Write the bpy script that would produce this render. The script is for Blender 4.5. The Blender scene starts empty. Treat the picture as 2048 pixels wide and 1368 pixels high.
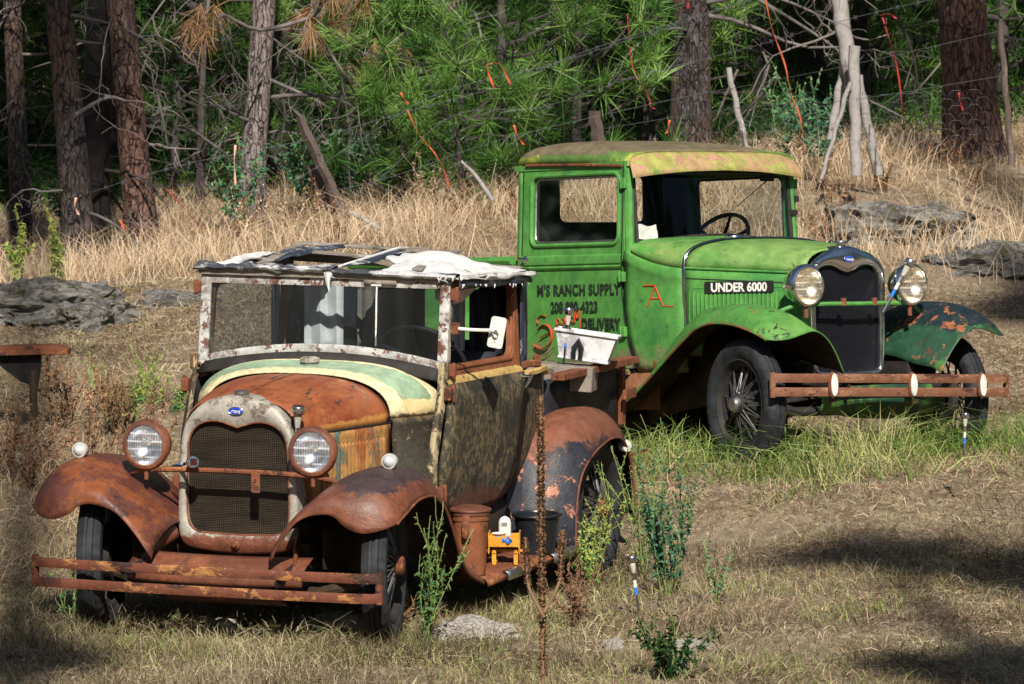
import bpy, math, random
import numpy as np
from mathutils import Vector, Matrix, noise
from mathutils.geometry import tessellate_polygon
random.seed(7); rng = np.random.default_rng(7)
S = bpy.context.scene; COL = S.collection
# ---------------------------------------------------------------- camera, sky, sun, exposure
F = 10000.0; PITCH = math.radians(2.5); H = 2.362
cam = bpy.data.cameras.new('camera'); co = bpy.data.objects.new('camera', cam); COL.objects.link(co)
co.location = (0, 0, H); co.rotation_euler = (math.pi/2-PITCH, 0, 0)
cam.sensor_width = 36; cam.lens = F/2048*36; cam.clip_start = .5; cam.clip_end = 600
cam.dof.use_dof = True; cam.dof.focus_distance = 23.5; cam.dof.aperture_fstop = 16
S.camera = co
SUN = Vector((.07, -.78, .62)).normalized()
w = bpy.data.worlds.new('World'); S.world = w; w.use_nodes = True
sk = w.node_tree.nodes.new('ShaderNodeTexSky'); sk.sky_type = 'NISHITA'; sk.sun_disc = False
sk.sun_elevation = math.asin(SUN.z); sk.sun_rotation = math.atan2(SUN.x, SUN.y)
bg = w.node_tree.nodes['Background']; bg.inputs['Strength'].default_value = .05
w.node_tree.links.new(sk.outputs[0], bg.inputs[0])
sl = bpy.data.lights.new('sun', 'SUN'); sl.energy = 5.0; sl.angle = math.radians(.5); sl.color = (1, .93, .82)
so = bpy.data.objects.new('sun', sl); COL.objects.link(so); so.rotation_euler = SUN.to_track_quat('Z', 'Y').to_euler()
so.location = (0, -10, 30)
S.view_settings.view_transform = 'Standard'; S.view_settings.look = 'None'
S.view_settings.exposure = 0.46; S.view_settings.gamma = 1
S.cycles.max_bounces = 6; S.cycles.diffuse_bounces = 1; S.cycles.transparent_max_bounces = 12

# ---------------------------------------------------------------- helpers
def tag(o, label=None, cat=None, group=None, kind=None):
    if label: o['label'] = label
    if cat: o['category'] = cat
    if group: o['group'] = group
    if kind: o['kind'] = kind
    return o
def empty(name, loc=(0, 0, 0), **k):
    o = bpy.data.objects.new(name, None); COL.objects.link(o); o.location = loc; o.empty_display_size = .2
    return tag(o, **k)
def cr(pts, n):
    """Catmull-Rom through pts, n points per span"""
    P = [Vector(p) for p in pts]; P = [P[0]*2-P[1]]+P+[P[-1]*2-P[-2]]; out = []
    for i in range(1, len(P)-2):
        a, b, c, d = P[i-1:i+3]
        for j in range(n):
            t = j/n
            out.append(.5*((2*b)+(c-a)*t+(2*a-5*b+4*c-d)*t*t+(3*b-a-3*c+d)*t**3))
    out.append(P[-2]); return out
def lerp(a, b, t): return a+(b-a)*t
def tab(x, xs, ys): return float(np.interp(x, xs, ys))
class G:
    def __init__(s): s.v = []; s.f = []
    def add(s, vs, fs):
        b = len(s.v); s.v += [tuple(v) for v in vs]; s.f += [tuple(i+b for i in f) for f in fs]; return s
    def grid(s, rows, closed=False):
        n = len(rows[0]); vs = [p for r in rows for p in r]; fs = []
        for i in range(len(rows)-1):
            for j in range(n-(0 if closed else 1)):
                k = (j+1) % n; fs.append((i*n+j, i*n+k, (i+1)*n+k, (i+1)*n+j))
        return s.add(vs, fs)
    def box(s, c, d, M=None):
        vs = [Vector((x*d[0]/2, y*d[1]/2, z*d[2]/2)) for x in (-1, 1) for y in (-1, 1) for z in (-1, 1)]
        if M is not None: vs = [M @ v for v in vs]
        vs = [v+Vector(c) for v in vs]
        return s.add(vs, [(0, 1, 3, 2), (4, 6, 7, 5), (0, 4, 5, 1), (2, 3, 7, 6), (0, 2, 6, 4), (1, 5, 7, 3)])
    def tube(s, path, r, n=8, cap=True, closed=False, flat=1.0, up=(0, 0, 1)):
        P = [Vector(p) for p in path]; m = len(P); R = r if hasattr(r, '__len__') else [r]*m; rows = []
        u0 = None
        for i in range(m):
            if closed: t = P[(i+1) % m]-P[i-1]
            else: t = P[min(i+1, m-1)]-P[max(i-1, 0)]
            t.normalize()
            if u0 is None:
                a = Vector(up); a = a if abs(a.dot(t)) < .95 else Vector((1, 0, 0))
            else: a = u0
            u = (a-t*a.dot(t)).normalized(); u0 = u; v = t.cross(u)
            rows.append([P[i]+(u*math.cos(k*2*math.pi/n)+v*math.sin(k*2*math.pi/n)*flat)*R[i] for k in range(n)])
        if closed: rows.append(rows[0])
        s.grid(rows, True)
        if cap and not closed:
            b = len(s.v)-m*n; s.f.append(tuple(b+k for k in range(n))[::-1]); s.f.append(tuple(b+(m-1)*n+k for k in range(n)))
        return s
    def lathe(s, prof, c=(0, 0, 0), axis='x', n=32):
        rows = []
        for a, r in prof:
            row = []
            for k in range(n):
                q = 2*math.pi*k/n; y, z = r*math.cos(q), r*math.sin(q)
                p = {'x': (a, y, z), 'y': (y, a, z), 'z': (y, z, a)}[axis]
                row.append((p[0]+c[0], p[1]+c[1], p[2]+c[2]))
            rows.append(row)
        return s.grid(rows, True)
    def prism(s, outer, holes, fn, d):
        """2d polygon with holes; fn(u,v,depth)->xyz ; thickness d"""
        loops = [outer]+list(holes); flat = [p for l in loops for p in l]
        tris = tessellate_polygon([[Vector((p[0], p[1], 0)) for p in l] for l in loops]); n = len(flat)
        vs = [fn(p[0], p[1], 0) for p in flat]+[fn(p[0], p[1], d) for p in flat]; fs = []
        for t in tris: fs.append(tuple(t)); fs.append(tuple(i+n for i in t)[::-1])
        b = 0
        for l in loops:
            m = len(l)
            for i in range(m): j = (i+1) % m; fs.append((b+i, b+j, b+j+n, b+i+n))
            b += m
        return s.add(vs, fs)
    def mesh(s, name, angle=35):
        m = bpy.data.meshes.new(name); m.from_pydata(s.v, [], s.f); m.validate(); m.update()
        import bmesh
        b = bmesh.new(); b.from_mesh(m); bmesh.ops.recalc_face_normals(b, faces=b.faces); b.to_mesh(m); b.free()
        if angle:
            m.shade_smooth(); m.set_sharp_from_angle(angle=math.radians(angle))
        return m
def put(name, g, mat, parent=None, thick=0, bevel=0, angle=35, sub=0, inner=None, loc=None, rot=None, off=-1):
    me = g.mesh(name, angle) if isinstance(g, G) else g
    if isinstance(g, G) and mat:
        me.materials.append(mat)
        if inner: me.materials.append(inner)
    o = bpy.data.objects.new(name, me); COL.objects.link(o)
    if parent is not None: o.parent = parent
    if loc: o.location = loc
    if rot: o.rotation_euler = rot
    if sub: m = o.modifiers.new('sub', 'SUBSURF'); m.levels = m.render_levels = sub
    if thick:
        m = o.modifiers.new('solid', 'SOLIDIFY'); m.thickness = thick; m.offset = off
        if inner: m.material_offset = 1
    if bevel: m = o.modifiers.new('bevel', 'BEVEL'); m.width = bevel; m.segments = 2; m.limit_method = 'ANGLE'; m.angle_limit = math.radians(40)
    return o
def rrect(x0, x1, z0, z1, r, n=5):
    o = []
    for cx, cz, a in ((x1-r, z1-r, 0), (x0+r, z1-r, 90), (x0+r, z0+r, 180), (x1-r, z0+r, 270)):
        for k in range(n+1):
            q = math.radians(a+90*k/n); o.append((cx+r*math.cos(q), cz+r*math.sin(q)))
    return o
# ---------------------------------------------------------------- materials
class Mt:
    def __init__(s, name, rough=.6, metal=0., spec=.4):
        s.m = bpy.data.materials.new(name); s.m.use_nodes = True; s.t = s.m.node_tree; s.b = s.t.nodes['Principled BSDF']
        s.b.inputs['Roughness'].default_value = rough; s.b.inputs['Metallic'].default_value = metal
        s.b.inputs['Specular IOR Level'].default_value = spec
        s.tc = s.t.nodes.new('ShaderNodeTexCoord').outputs['Object']
    def n(s, k, **kw):
        x = s.t.nodes.new(k)
        for a, b in kw.items(): setattr(x, a, b)
        return x
    def set(s, sock, val):
        if hasattr(val, 'is_output'): s.t.links.new(val, sock)
        elif isinstance(val, (tuple, list)) and len(val) == 3 and sock.type == 'RGBA': sock.default_value = (*val, 1)
        else: sock.default_value = val
    def vec(s, scale=(1, 1, 1), loc=(0, 0, 0), src=None):
        x = s.n('ShaderNodeMapping'); s.set(x.inputs[0], src or s.tc); x.inputs['Scale'].default_value = scale; x.inputs['Location'].default_value = loc; return x.outputs[0]
    def noise(s, scale, detail=6, rough=.6, dist=0., vec=None, seed=0.):
        x = s.n('ShaderNodeTexNoise'); s.set(x.inputs['Vector'], vec or s.vec(loc=(seed, seed*1.7, seed*.3)))
        for a, b in (('Scale', scale), ('Detail', detail), ('Roughness', rough), ('Distortion', dist)): x.inputs[a].default_value = b
        return x.outputs[0]
    def vor(s, scale, feat='F1', vec=None, rand=1.):
        x = s.n('ShaderNodeTexVoronoi', feature=feat); s.set(x.inputs['Vector'], vec or s.tc); x.inputs['Scale'].default_value = scale
        x.inputs['Randomness'].default_value = rand
        return x.outputs[0]
    def ramp(s, x, lo, hi, a=0., b=1.):
        r = s.n('ShaderNodeMapRange', interpolation_type='SMOOTHSTEP'); s.set(r.inputs[0], x)
        for i, v in zip((1, 2, 3, 4), (lo, hi, a, b)): r.inputs[i].default_value = v
        return r.outputs[0]
    def mul(s, a, b, op='MULTIPLY'):
        x = s.n('ShaderNodeMath', operation=op); s.set(x.inputs[0], a); s.set(x.inputs[1], b); return x.outputs[0]
    def mix(s, f, a, b):
        x = s.n('ShaderNodeMix', data_type='RGBA'); s.set(x.inputs[0], f); s.set(x.inputs[6], a); s.set(x.inputs[7], b); return x.outputs[2]
    def xyz(s, i):
        x = s.n('ShaderNodeSeparateXYZ'); s.set(x.inputs[0], s.tc); return x.outputs[i]
    def attr(s, name):
        x = s.n('ShaderNodeAttribute'); x.attribute_name = name; return x
    def color(s, c): s.set(s.b.inputs['Base Color'], c); return s
    def bump(s, h, strength=.3, dist=.01):
        x = s.n('ShaderNodeBump'); s.set(x.inputs['Height'], h); x.inputs['Strength'].default_value = strength; x.inputs['Distance'].default_value = dist
        s.set(s.b.inputs['Normal'], x.outputs[0]); return s
def flat(name, col, rough=.6, metal=0., var=.25, scale=30, bump=.15, spec=.4):
    m = Mt(name, rough, metal, spec); nz = m.noise(scale)
    d = tuple(c*(1-var) for c in col); l = tuple(min(1, c*(1+var)) for c in col)
    m.color(m.mix(m.ramp(nz, .3, .7), d, l)); m.bump(nz, bump, .004)
    m.set(m.b.inputs['Roughness'], m.ramp(m.noise(scale*.4, seed=5), .2, .8, max(.05, rough-.12), min(1, rough+.15)))
    return m.m
def patina(name, base, layers, rough=.6, bump=.25, metal=0., spec=.4, grit=.45):
    """base colour, then worn layers: (colour, scale, lo, hi, seed[, stretch[, (axis, z0, z1)]]) mixed by noise masks"""
    m = Mt(name, rough, metal, spec); fine = m.noise(14, 8, .7)
    c = m.mix(m.ramp(fine, .25, .75), tuple(x*.75 for x in base), tuple(min(1, x*1.25) for x in base)); hs = fine; rs = None
    for L in layers:
        col, sc, lo, hi, seed = L[:5]; st = L[5] if len(L) > 5 and L[5] else (1, 1, 1)
        nz = m.noise(sc, 12, .74, .25, vec=m.vec(st, (seed, seed*.7, seed*1.3))); mid = (lo+hi)/2; lo, hi = mid-(hi-lo)*.30, mid+(hi-lo)*.30
        if len(L) > 6:
            ax, z0, z1 = L[6]; g = m.ramp(m.xyz(ax), z0, z1, -.32, .32); nz = m.mul(nz, g, 'ADD')
        k = m.ramp(nz, lo, hi)
        cc = m.mix(m.ramp(m.noise(sc*4, 6, .7, seed=seed+3), .3, .7), tuple(x*.7 for x in col), tuple(min(1, x*1.25) for x in col))
        c = m.mix(k, c, cc); hs = m.mul(hs, m.mul(k, .5), 'ADD')
    pit = m.noise(75, 5, .8, seed=2.2); c = m.mix(m.ramp(pit, .56, .72, 0, grit), c, (.035, .018, .012)); c = m.mix(m.ramp(m.noise(38, 6, .8, seed=7.), .58, .74, 0, grit*.7), c, (.42, .33, .26))
    m.color(c); m.bump(m.mul(m.mul(hs, m.mul(pit, -.8), 'ADD'), m.mul(m.noise(2.6, 2, .4, seed=1.3), 3.2), 'ADD'), min(1., bump*1.5+.1), .006)
    m.set(m.b.inputs['Roughness'], m.ramp(fine, .2, .8, max(.1, rough-.15), min(1, rough+.2)))
    return m.m
RUST = (.25, .075, .022); RUSTD = (.085, .028, .014); RUSTO = (.42, .14, .035); CREAM = (.62, .50, .25); MINT = (.24, .34, .22)
M = {}
M['hood_rust'] = patina('rusted_hood_paint', (.27, .082, .028), [((.22, .05, .018), 2.2, .45, .62, 3, (1, 2.5, 1)), ((.40, .20, .11), 1.6, .56, .72, 19, (1, 2, 1)), ((.03, .03, .04), 5, .585, .62, 9, (1, 3, 1)), ((.45, .20, .05), 2, .5, .64, 14, None, (2, 1.10, .96))], .55, .2)
M['cowl_paint'] = patina('cream_and_mint_paint', CREAM, [(MINT, 3.2, .42, .56, 21, None, (2, 1.04, 1.13)), ((.62, .55, .33), 7, .50, .58, 41, None, (0, -.835, -.985)), ((.62, .55, .33), 7, .50, .58, 51, None, (0, -.80, -.70)), ((.5, .47, .3), 5, .58, .66, 4), ((.05, .045, .03), 9, .66, .69, 8), ((.115, .078, .036), 5, .40, .56, 13, (1, 1, .7), (2, 1.08, .94)), ((.035, .03, .02), 13, .50, .56, 33, (1, 1, .7), (2, 1.12, .90)), ((.34, .25, .12), 9, .60, .66, 43)], .55, .2)
M['door_paint'] = patina('peeling_black_paint', (.17, .125, .06), [((.042, .039, .028), 30, .42, .54, 31, (1, 1, .7)), ((.026, .024, .019), 3, .46, .62, 5), ((.12, .10, .06), 4, .58, .66, 47, (1, 1, .6)), ((.13, .05, .03), 6, .60, .64, 57, (1, 1, .5), (2, .85, .45)), ((.17, .06, .03), 6, .66, .71, 12), ((.42, .30, .13), 3.5, .66, .71, 17), ((.16, .13, .06), 17, .60, .66, 27)], .6, .5)
M['belt_paint'] = patina('flaking_cream_belt_paint', (.50, .34, .12), [((.03, .028, .02), 12, .56, .62, 31), ((.2, .08, .03), 7, .58, .66, 12)], .6, .4)
M['pillar_paint'] = patina('worn_cream_paint', (.38, .31, .18), [((.045, .036, .025), 9, .47, .54, 6, (1, 1, .35)), ((.20, .15, .08), 5, .5, .6, 36), ((.16, .06, .03), 9, .58, .66, 12)], .6, .4)
M['frame_white'] = patina('chipped_white_paint', (.46, .46, .45), [((.13, .05, .03), 16, .51, .56, 3), ((.27, .25, .23), 6, .45, .65, 8)], .5, .3)
M['window_rust'] = patina('rusted_door_frame', (.22, .075, .03), [((.09, .035, .02), 5, .5, .62, 3), ((.40, .20, .12), 9, .6, .68, 8)], .6, .3)
M['fender_rust'] = patina('rusted_fender_paint', (.13, .046, .028), [((.20, .068, .034), 2.5, .45, .58, 3), ((.050, .032, .033), 3.5, .52, .62, 11, None, (2, .62, .94)), ((.45, .25, .2), 14, .73, .76, 15)], .45, .15, spec=.5)
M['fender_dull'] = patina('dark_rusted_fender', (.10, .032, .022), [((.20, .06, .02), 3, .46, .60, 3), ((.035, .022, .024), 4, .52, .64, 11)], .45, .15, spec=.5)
M['fender_black'] = patina('black_fender_flaking', (.024, .026, .036), [((.40, .17, .11), 9, .56, .585, 3), ((.19, .07, .04), 3, .44, .58, 11, None, (2, .52, .90)), ((.32, .2, .1), 5, .62, .68, 15)], .42, .3, spec=.5)
M['shell_old'] = patina('tarnished_shell', (.36, .335, .29), [((.16, .12, .09), 8, .50, .62, 3), ((.14, .045, .025), 5, .60, .66, 8), ((.62, .60, .55), 11, .58, .68, 15), ((.17, .055, .03), 4, .42, .58, 4, None, (2, .6, .46))], .42, .3, .2, .5)
M['louver_old'] = patina('peeling_louver_paint', (.38, .19, .06), [((.09, .14, .11), 9, .52, .58, 3, (1, 1, .3)), ((.30, .09, .025), 7, .50, .58, 12, (1, 1, .3)), ((.50, .38, .18), 12, .60, .66, 4, (1, 1, .4))], .6, .4)
M['rust'] = patina('rust', (.17, .055, .025), [((.30, .11, .04), 7, .5, .62, 3), ((.06, .025, .016), 9, .54, .62, 8)], .7, .4)
M['rust_bar'] = patina('rusted_bumper_steel', (.15, .045, .024), [((.36, .16, .055), 12, .52, .58, 3, (1, .5, 1)), ((.05, .022, .018), 8, .52, .60, 8, (1, .4, 1)), ((.45, .41, .34), 18, .62, .66, 11, (1, .3, 1.5))], .6, .4)
M['rust_bar2'] = patina('orange_rusted_bumper_steel', (.18, .075, .04), [((.30, .15, .08), 8, .50, .60, 3, (1, .4, 1)), ((.07, .03, .02), 9, .52, .60, 8, (1, .4, 1)), ((.13, .12, .12), 3, .62, .66, 21, (1, .5, 1))], .6, .3)
GR = (.078, .255, .050)
M['green'] = patina('faded_green_paint', GR, [((.038, .19, .045), 1.6, .40, .70, 3), ((.11, .25, .04), 1.7, .52, .80, 9), ((.12, .055, .02), 7, .66, .69, 4), ((.04, .11, .035), 13, .60, .72, 14), ((.17, .21, .09), 5, .54, .72, 44, None, (2, .95, .45)), ((.16, .06, .025), 9, .70, .73, 54, (1, 1, .5), (2, .75, .45)), ((.16, .22, .13), 22, .60, .70, 64)], .55, .12, grit=.22)
M['green_top'] = patina('sun_faded_green_paint', (.16, .28, .075), [((.065, .235, .04), 1.8, .38, .66, 3), ((.25, .33, .08), 3, .56, .70, 9, (1, 2, 1)), ((.09, .09, .05), 5, .58, .68, 14, (1, 3, 1)), ((.24, .12, .05), 5, .64, .70, 24, (1, 2, 1))], .55, .1)
M['roof_green'] = patina('weathered_roof_paint', (.10, .20, .045), [((.33, .35, .05), 2.4, .50, .64, 9, (1.6, 1, 1)), ((.16, .13, .075), 3, .46, .60, 14, (2, 1, 1), (2, 1.64, 1.79)), ((.33, .15, .06), 5, .60, .68, 24, (2, 1, 1))], .55, .15)
M['visor'] = patina('peeling_visor_paint', (.36, .23, .12), [((.30, .30, .08), 4, .44, .54, 9, (1, 1.2, 2)), ((.44, .22, .17), 5, .58, .64, 2, (1, 1, 2.5)), ((.16, .24, .05), 5, .56, .62, 31)], .55, .15)
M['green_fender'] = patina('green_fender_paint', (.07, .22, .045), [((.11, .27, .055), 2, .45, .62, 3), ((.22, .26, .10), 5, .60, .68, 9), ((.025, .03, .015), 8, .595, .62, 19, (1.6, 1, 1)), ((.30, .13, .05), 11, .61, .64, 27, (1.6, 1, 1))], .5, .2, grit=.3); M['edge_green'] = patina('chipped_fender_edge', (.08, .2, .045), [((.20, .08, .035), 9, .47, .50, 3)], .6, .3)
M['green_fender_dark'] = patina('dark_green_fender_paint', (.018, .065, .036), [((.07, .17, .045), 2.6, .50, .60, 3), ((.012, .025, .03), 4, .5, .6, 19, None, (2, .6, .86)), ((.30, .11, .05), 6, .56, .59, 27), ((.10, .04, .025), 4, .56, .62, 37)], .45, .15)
M['under'] = flat('undercoated_steel', (.045, .028, .016), .8, 0, .5, 8)
M['dark'] = flat('dark_interior_and_shade', (.008, .008, .009), .8)
M['frame_black'] = flat('black_chassis_steel', (.02, .017, .016), .7, 0, .5, 10)
M['chrome'] = flat('chrome', (.72, .72, .73), .1, 1, .08, 20, .03)
M['blue_chrome'] = flat('tarnished_chrome', (.50, .53, .60), .16, 1, .15, 12, .05)
M['steel'] = flat('dull_steel', (.45, .45, .46), .35, 1, .2, 30)
M['white_paint'] = patina('white_enamel', (.66, .65, .60), [((.36, .33, .27), 9, .58, .66, 3), ((.20, .12, .07), 24, .66, .69, 8)], .5, .15, grit=.35)
M['lens_white'] = flat('frosted_lens', (.50, .52, .55), .2, 0, .1, 60)
M['wood_grey'] = patina('weathered_grey_wood', (.22, .19, .16), [((.36, .32, .28), 6, .48, .62, 3, (1, .2, 1)), ((.08, .06, .05), 9, .55, .66, 8, (1, .2, 1))], .85, .5)
M['post_wood'] = patina('sun_bleached_post', (.30, .28, .27), [((.42, .40, .38), 7, .5, .62, 3, (1, 1, .12)), ((.09, .075, .065), 16, .54, .62, 8, (1, 1, .08)), ((.30, .15, .06), 3, .63, .68, 12, (1, 1, .2))], .85, .7)
M['post_dark'] = patina('dark_post', (.09, .065, .055), [((.16, .12, .10), 9, .5, .62, 3, (1, 1, .12))], .85, .6)
M['canvas_w'] = patina('bleached_canvas', (.66, .66, .65), [((.42, .40, .38), 5, .56, .68, 3), ((.2, .18, .17), 14, .66, .7, 8)], .8, .4)
M['canvas_b'] = patina('dark_vinyl_top', (.028, .036, .055), [((.38, .38, .39), 6, .53, .62, 3, (1, .6, 1)), ((.06, .075, .11), 5, .5, .6, 8)], .5, .4)
M['canvas_mix'] = patina('torn_canvas_and_vinyl', (.46, .46, .47), [((.045, .05, .065), 5, .46, .54, 3, (1, .45, 1)), ((.68, .68, .67), 7, .58, .64, 9)], .7, .4)
M['curtain'] = flat('grey_cloth', (.74, .73, .70), .9, 0, .15, 12)
M['cloth_dark'] = flat('black_vinyl', (.012, .014, .02), .55, 0, .4, 12)
M['yellow'] = patina('yellow_varnished_wood', (.62, .28, .03), [((.45, .17, .02), 9, .52, .66, 3, (1, .3, 1))], .35, .1)
M['bucket'] = flat('black_plastic', (.012, .014, .018), .35, 0, .2, 20)
M['blue'] = flat('blue_sticker', (.02, .16, .62), .4)
M['plastic_clear'] = flat('cloudy_plastic', (.45, .42, .36), .25)
M['red_paint'] = patina('red_brushed_paint', (.46, .045, .015), [((.12, .14, .03), 30, .60, .63, 3)], .6, .1, grit=.3)
M['black_paint'] = patina('black_sign_paint', (.014, .024, .016), [((.05, .17, .04), 26, .60, .64, 3)], .6, .1, grit=.3)
M['badge'] = flat('blue_enamel', (.012, .06, .45), .25)
M['lamp_grey'] = flat('greyed_lamp_enamel', (.42, .42, .40), .4, 0, .2, 20); M['spoke'] = flat('dull_spoke_steel', (.12, .12, .125), .45, .6, .4, 30)
M['panel'] = flat('solar_cell', (.05, .012, .014), .15)
M['ribbon'] = flat('faded_orange_flagging', (.42, .085, .035), .5, 0, .4, 60)
M['ribbon_red'] = flat('red_flagging', (.26, .025, .02), .5, 0, .4, 60)
M['ribbon_pale'] = flat('pale_flagging', (.62, .35, .27), .6, 0, .2, 60)
M['wire'] = flat('galvanised_wire', (.13, .14, .16), .5, .3, .2, 60)
def mk_tyre():
    m = Mt('old_rubber', .75); a = m.noise(9); c = m.mix(m.ramp(a, .35, .7), (.010, .011, .014), (.032, .036, .042))
    m.color(c); m.bump(m.noise(60), .2, .003); return m.m
M['tyre'] = mk_tyre()
def mk_core(name, c1, c2):
    m = Mt(name, .5, .3); wz = m.n('ShaderNodeTexWave', wave_type='BANDS', bands_direction='Z'); m.set(wz.inputs[0], m.tc); wz.inputs['Scale'].default_value = 42
    wy = m.n('ShaderNodeTexWave', wave_type='BANDS', bands_direction='Y'); m.set(wy.inputs[0], m.tc); wy.inputs['Scale'].default_value = 34
    nz = m.noise(5, 5, .7, vec=m.vec((1, .5, 3))); sc = m.noise(40, 4, .8, vec=m.vec((1, .15, 1.4)))
    h = m.mul(wz.outputs[1], wy.outputs[1], 'MINIMUM')
    c = m.mix(m.mul(h, m.ramp(nz, .3, .7)), tuple(x*.15 for x in c1), c1); c = m.mix(m.ramp(sc, .67, .73), c, c2)
    m.color(c); m.bump(h, .8, .004); return m.m
M['core'] = mk_core('radiator_fins', (.12, .09, .06), (.30, .25, .18)); M['core_black'] = mk_core('black_radiator_fins', (.012, .016, .035), (.03, .04, .08))
def mk_glass(name, tint, alpha, rough=.03, dirt=0.):
    m = Mt(name, rough); t = m.n('ShaderNodeBsdfTransparent'); m.set(t.inputs[0], tint)
    g = m.n('ShaderNodeBsdfGlossy'); g.inputs['Roughness'].default_value = rough; m.set(g.inputs[0], (.9, .95, 1))
    fr = m.n('ShaderNodeFresnel'); fr.inputs[0].default_value = 1.45
    mx = m.n('ShaderNodeMixShader'); m.set(mx.inputs[0], m.mul(fr.outputs[0], alpha)); m.t.links.new(t.outputs[0], mx.inputs[1]); m.t.links.new(g.outputs[0], mx.inputs[2])
    out = m.t.nodes['Material Output']
    if dirt:
        d = m.n('ShaderNodeBsdfDiffuse'); m.set(d.inputs[0], (.30, .30, .28)); m2 = m.n('ShaderNodeMixShader')
        m.set(m2.inputs[0], m.ramp(m.noise(3, 6, .7, .5, vec=m.vec((1, 1, .35))), .3, .75, dirt*.3, dirt)); m.t.links.new(mx.outputs[0], m2.inputs[1]); m.t.links.new(d.outputs[0], m2.inputs[2])
        mx = m2
    m.t.links.new(mx.outputs[0], out.inputs[0]); return m.m
M['glass'] = mk_glass('window_glass', (.92, .94, .93), .18); M['glass_dusty'] = mk_glass('dusty_glass', (.46, .53, .58), 1., .05, .06)
def mk_lens(name, tint):
    m = Mt(name, .12, .85, .8); wv = m.n('ShaderNodeTexWave', wave_type='BANDS', bands_direction='Y'); m.set(wv.inputs[0], m.tc); wv.inputs['Scale'].default_value = 22
    bz = m.n('ShaderNodeTexWave', wave_type='BANDS', bands_direction='Z'); m.set(bz.inputs[0], m.tc); bz.inputs['Scale'].default_value = 6
    m.color(m.mix(m.ramp(m.noise(7, vec=m.vec((1, 1, 2.5))), .42, .60), tuple(x*.5 for x in tint), tint)); m.bump(m.mul(m.mul(wv.outputs[1], .30), m.mul(m.noise(14, 3, .6, vec=m.vec((1, 1, 2.2))), 2.2), 'ADD'), .40, .010)
    m.b.inputs['Coat Weight'].default_value = 1.; return m.m
def mk_lens2(name, col):
    m = Mt(name, .08); t = m.n('ShaderNodeBsdfTransparent'); g_ = m.n('ShaderNodeBsdfGlossy'); g_.inputs['Roughness'].default_value = .06; d = m.n('ShaderNodeBsdfDiffuse'); m.set(d.inputs[0], col)
    wz = m.n('ShaderNodeTexWave', wave_type='BANDS', bands_direction='Z'); m.set(wz.inputs[0], m.tc); wz.inputs['Scale'].default_value = 9; wz.inputs['Distortion'].default_value = .6
    wy = m.n('ShaderNodeTexWave', wave_type='BANDS', bands_direction='Y'); m.set(wy.inputs[0], m.tc); wy.inputs['Scale'].default_value = 26
    lines = m.mul(m.ramp(wz.outputs[1], .80, .97, 0, .6), m.ramp(wy.outputs[1], .6, .95, 0, .35), 'ADD'); patch = m.ramp(m.noise(9, 3, .6), .42, .62, .25, 1.)
    bp_ = m.n('ShaderNodeBump'); m.set(bp_.inputs['Height'], m.mul(wz.outputs[1], wy.outputs[1], 'ADD')); bp_.inputs['Strength'].default_value = .5; bp_.inputs['Distance'].default_value = .006; m.set(g_.inputs['Normal'], bp_.outputs[0])
    a = m.n('ShaderNodeMixShader'); m.set(a.inputs[0], m.mul(lines, patch)); m.t.links.new(t.outputs[0], a.inputs[1]); m.t.links.new(d.outputs[0], a.inputs[2])
    b = m.n('ShaderNodeMixShader'); b.inputs[0].default_value = .16; m.t.links.new(a.outputs[0], b.inputs[1]); m.t.links.new(g_.outputs[0], b.inputs[2]); m.t.links.new(b.outputs[0], m.t.nodes['Material Output'].inputs[0]); return m.m
M['lens'] = mk_lens2('fluted_lens', (.74, .78, .84)); M['lens_warm'] = mk_lens2('yellowed_fluted_lens', (.80, .70, .55))
M['reflector'] = flat('silvered_reflector', (.82, .86, .92), .22, 1, .12, 40, .1); M['reflector_warm'] = flat('yellowed_reflector', (.92, .82, .66), .24, 1, .12, 40, .1)
def mk_leaf(name, cols, rough=.55, trans=.25):
    m = Mt(name, rough, 0, .3); a = m.attr('tone').outputs['Fac']; oi = m.n('ShaderNodeObjectInfo').outputs['Random']
    r = m.n('ShaderNodeValToRGB'); m.set(r.inputs[0], a); e = r.color_ramp.elements
    while len(e) < len(cols): e.new(.5)
    for i, c in enumerate(cols): e[i].position = i/(len(cols)-1); e[i].color = (*c, 1)
    hs = m.n('ShaderNodeHueSaturation'); m.set(hs.inputs['Color'], r.outputs[0]); m.set(hs.inputs['Value'], m.ramp(oi, 0, 1, .8, 1.2))
    m.color(hs.outputs[0])
    if trans:
        tr = m.n('ShaderNodeBsdfTranslucent'); m.set(tr.inputs[0], hs.outputs[0]); mx = m.n('ShaderNodeMixShader'); mx.inputs[0].default_value = trans
        m.t.links.new(m.b.outputs[0], mx.inputs[1]); m.t.links.new(tr.outputs[0], mx.inputs[2]); m.t.links.new(mx.outputs[0], m.t.nodes['Material Output'].inputs[0])
    return m.m
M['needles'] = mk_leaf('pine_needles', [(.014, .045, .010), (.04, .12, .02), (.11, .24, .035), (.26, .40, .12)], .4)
M['needles_dark'] = mk_leaf('shaded_pine_needles', [(.006, .018, .004), (.018, .052, .009), (.06, .14, .02), (.12, .17, .03)], .5, .12)  # same needles with the forest's shade painted into darker colours
M['needles_dead'] = mk_leaf('dead_pine_needles', [(.14, .07, .03), (.30, .16, .08), (.38, .24, .13)], .6)
M['straw'] = mk_leaf('dry_grass', [(.20, .12, .07), (.42, .29, .17), (.58, .43, .28), (.70, .56, .40)], .6)
M['yard_straw'] = mk_leaf('yard_straw', [(.07, .052, .03), (.24, .19, .11), (.42, .345, .21), (.68, .57, .39)], .6)
M['litter'] = mk_leaf('short_dry_grass', [(.14, .085, .05), (.32, .21, .13), (.48, .34, .22), (.22, .23, .08), (.62, .49, .34)], .7)
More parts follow.
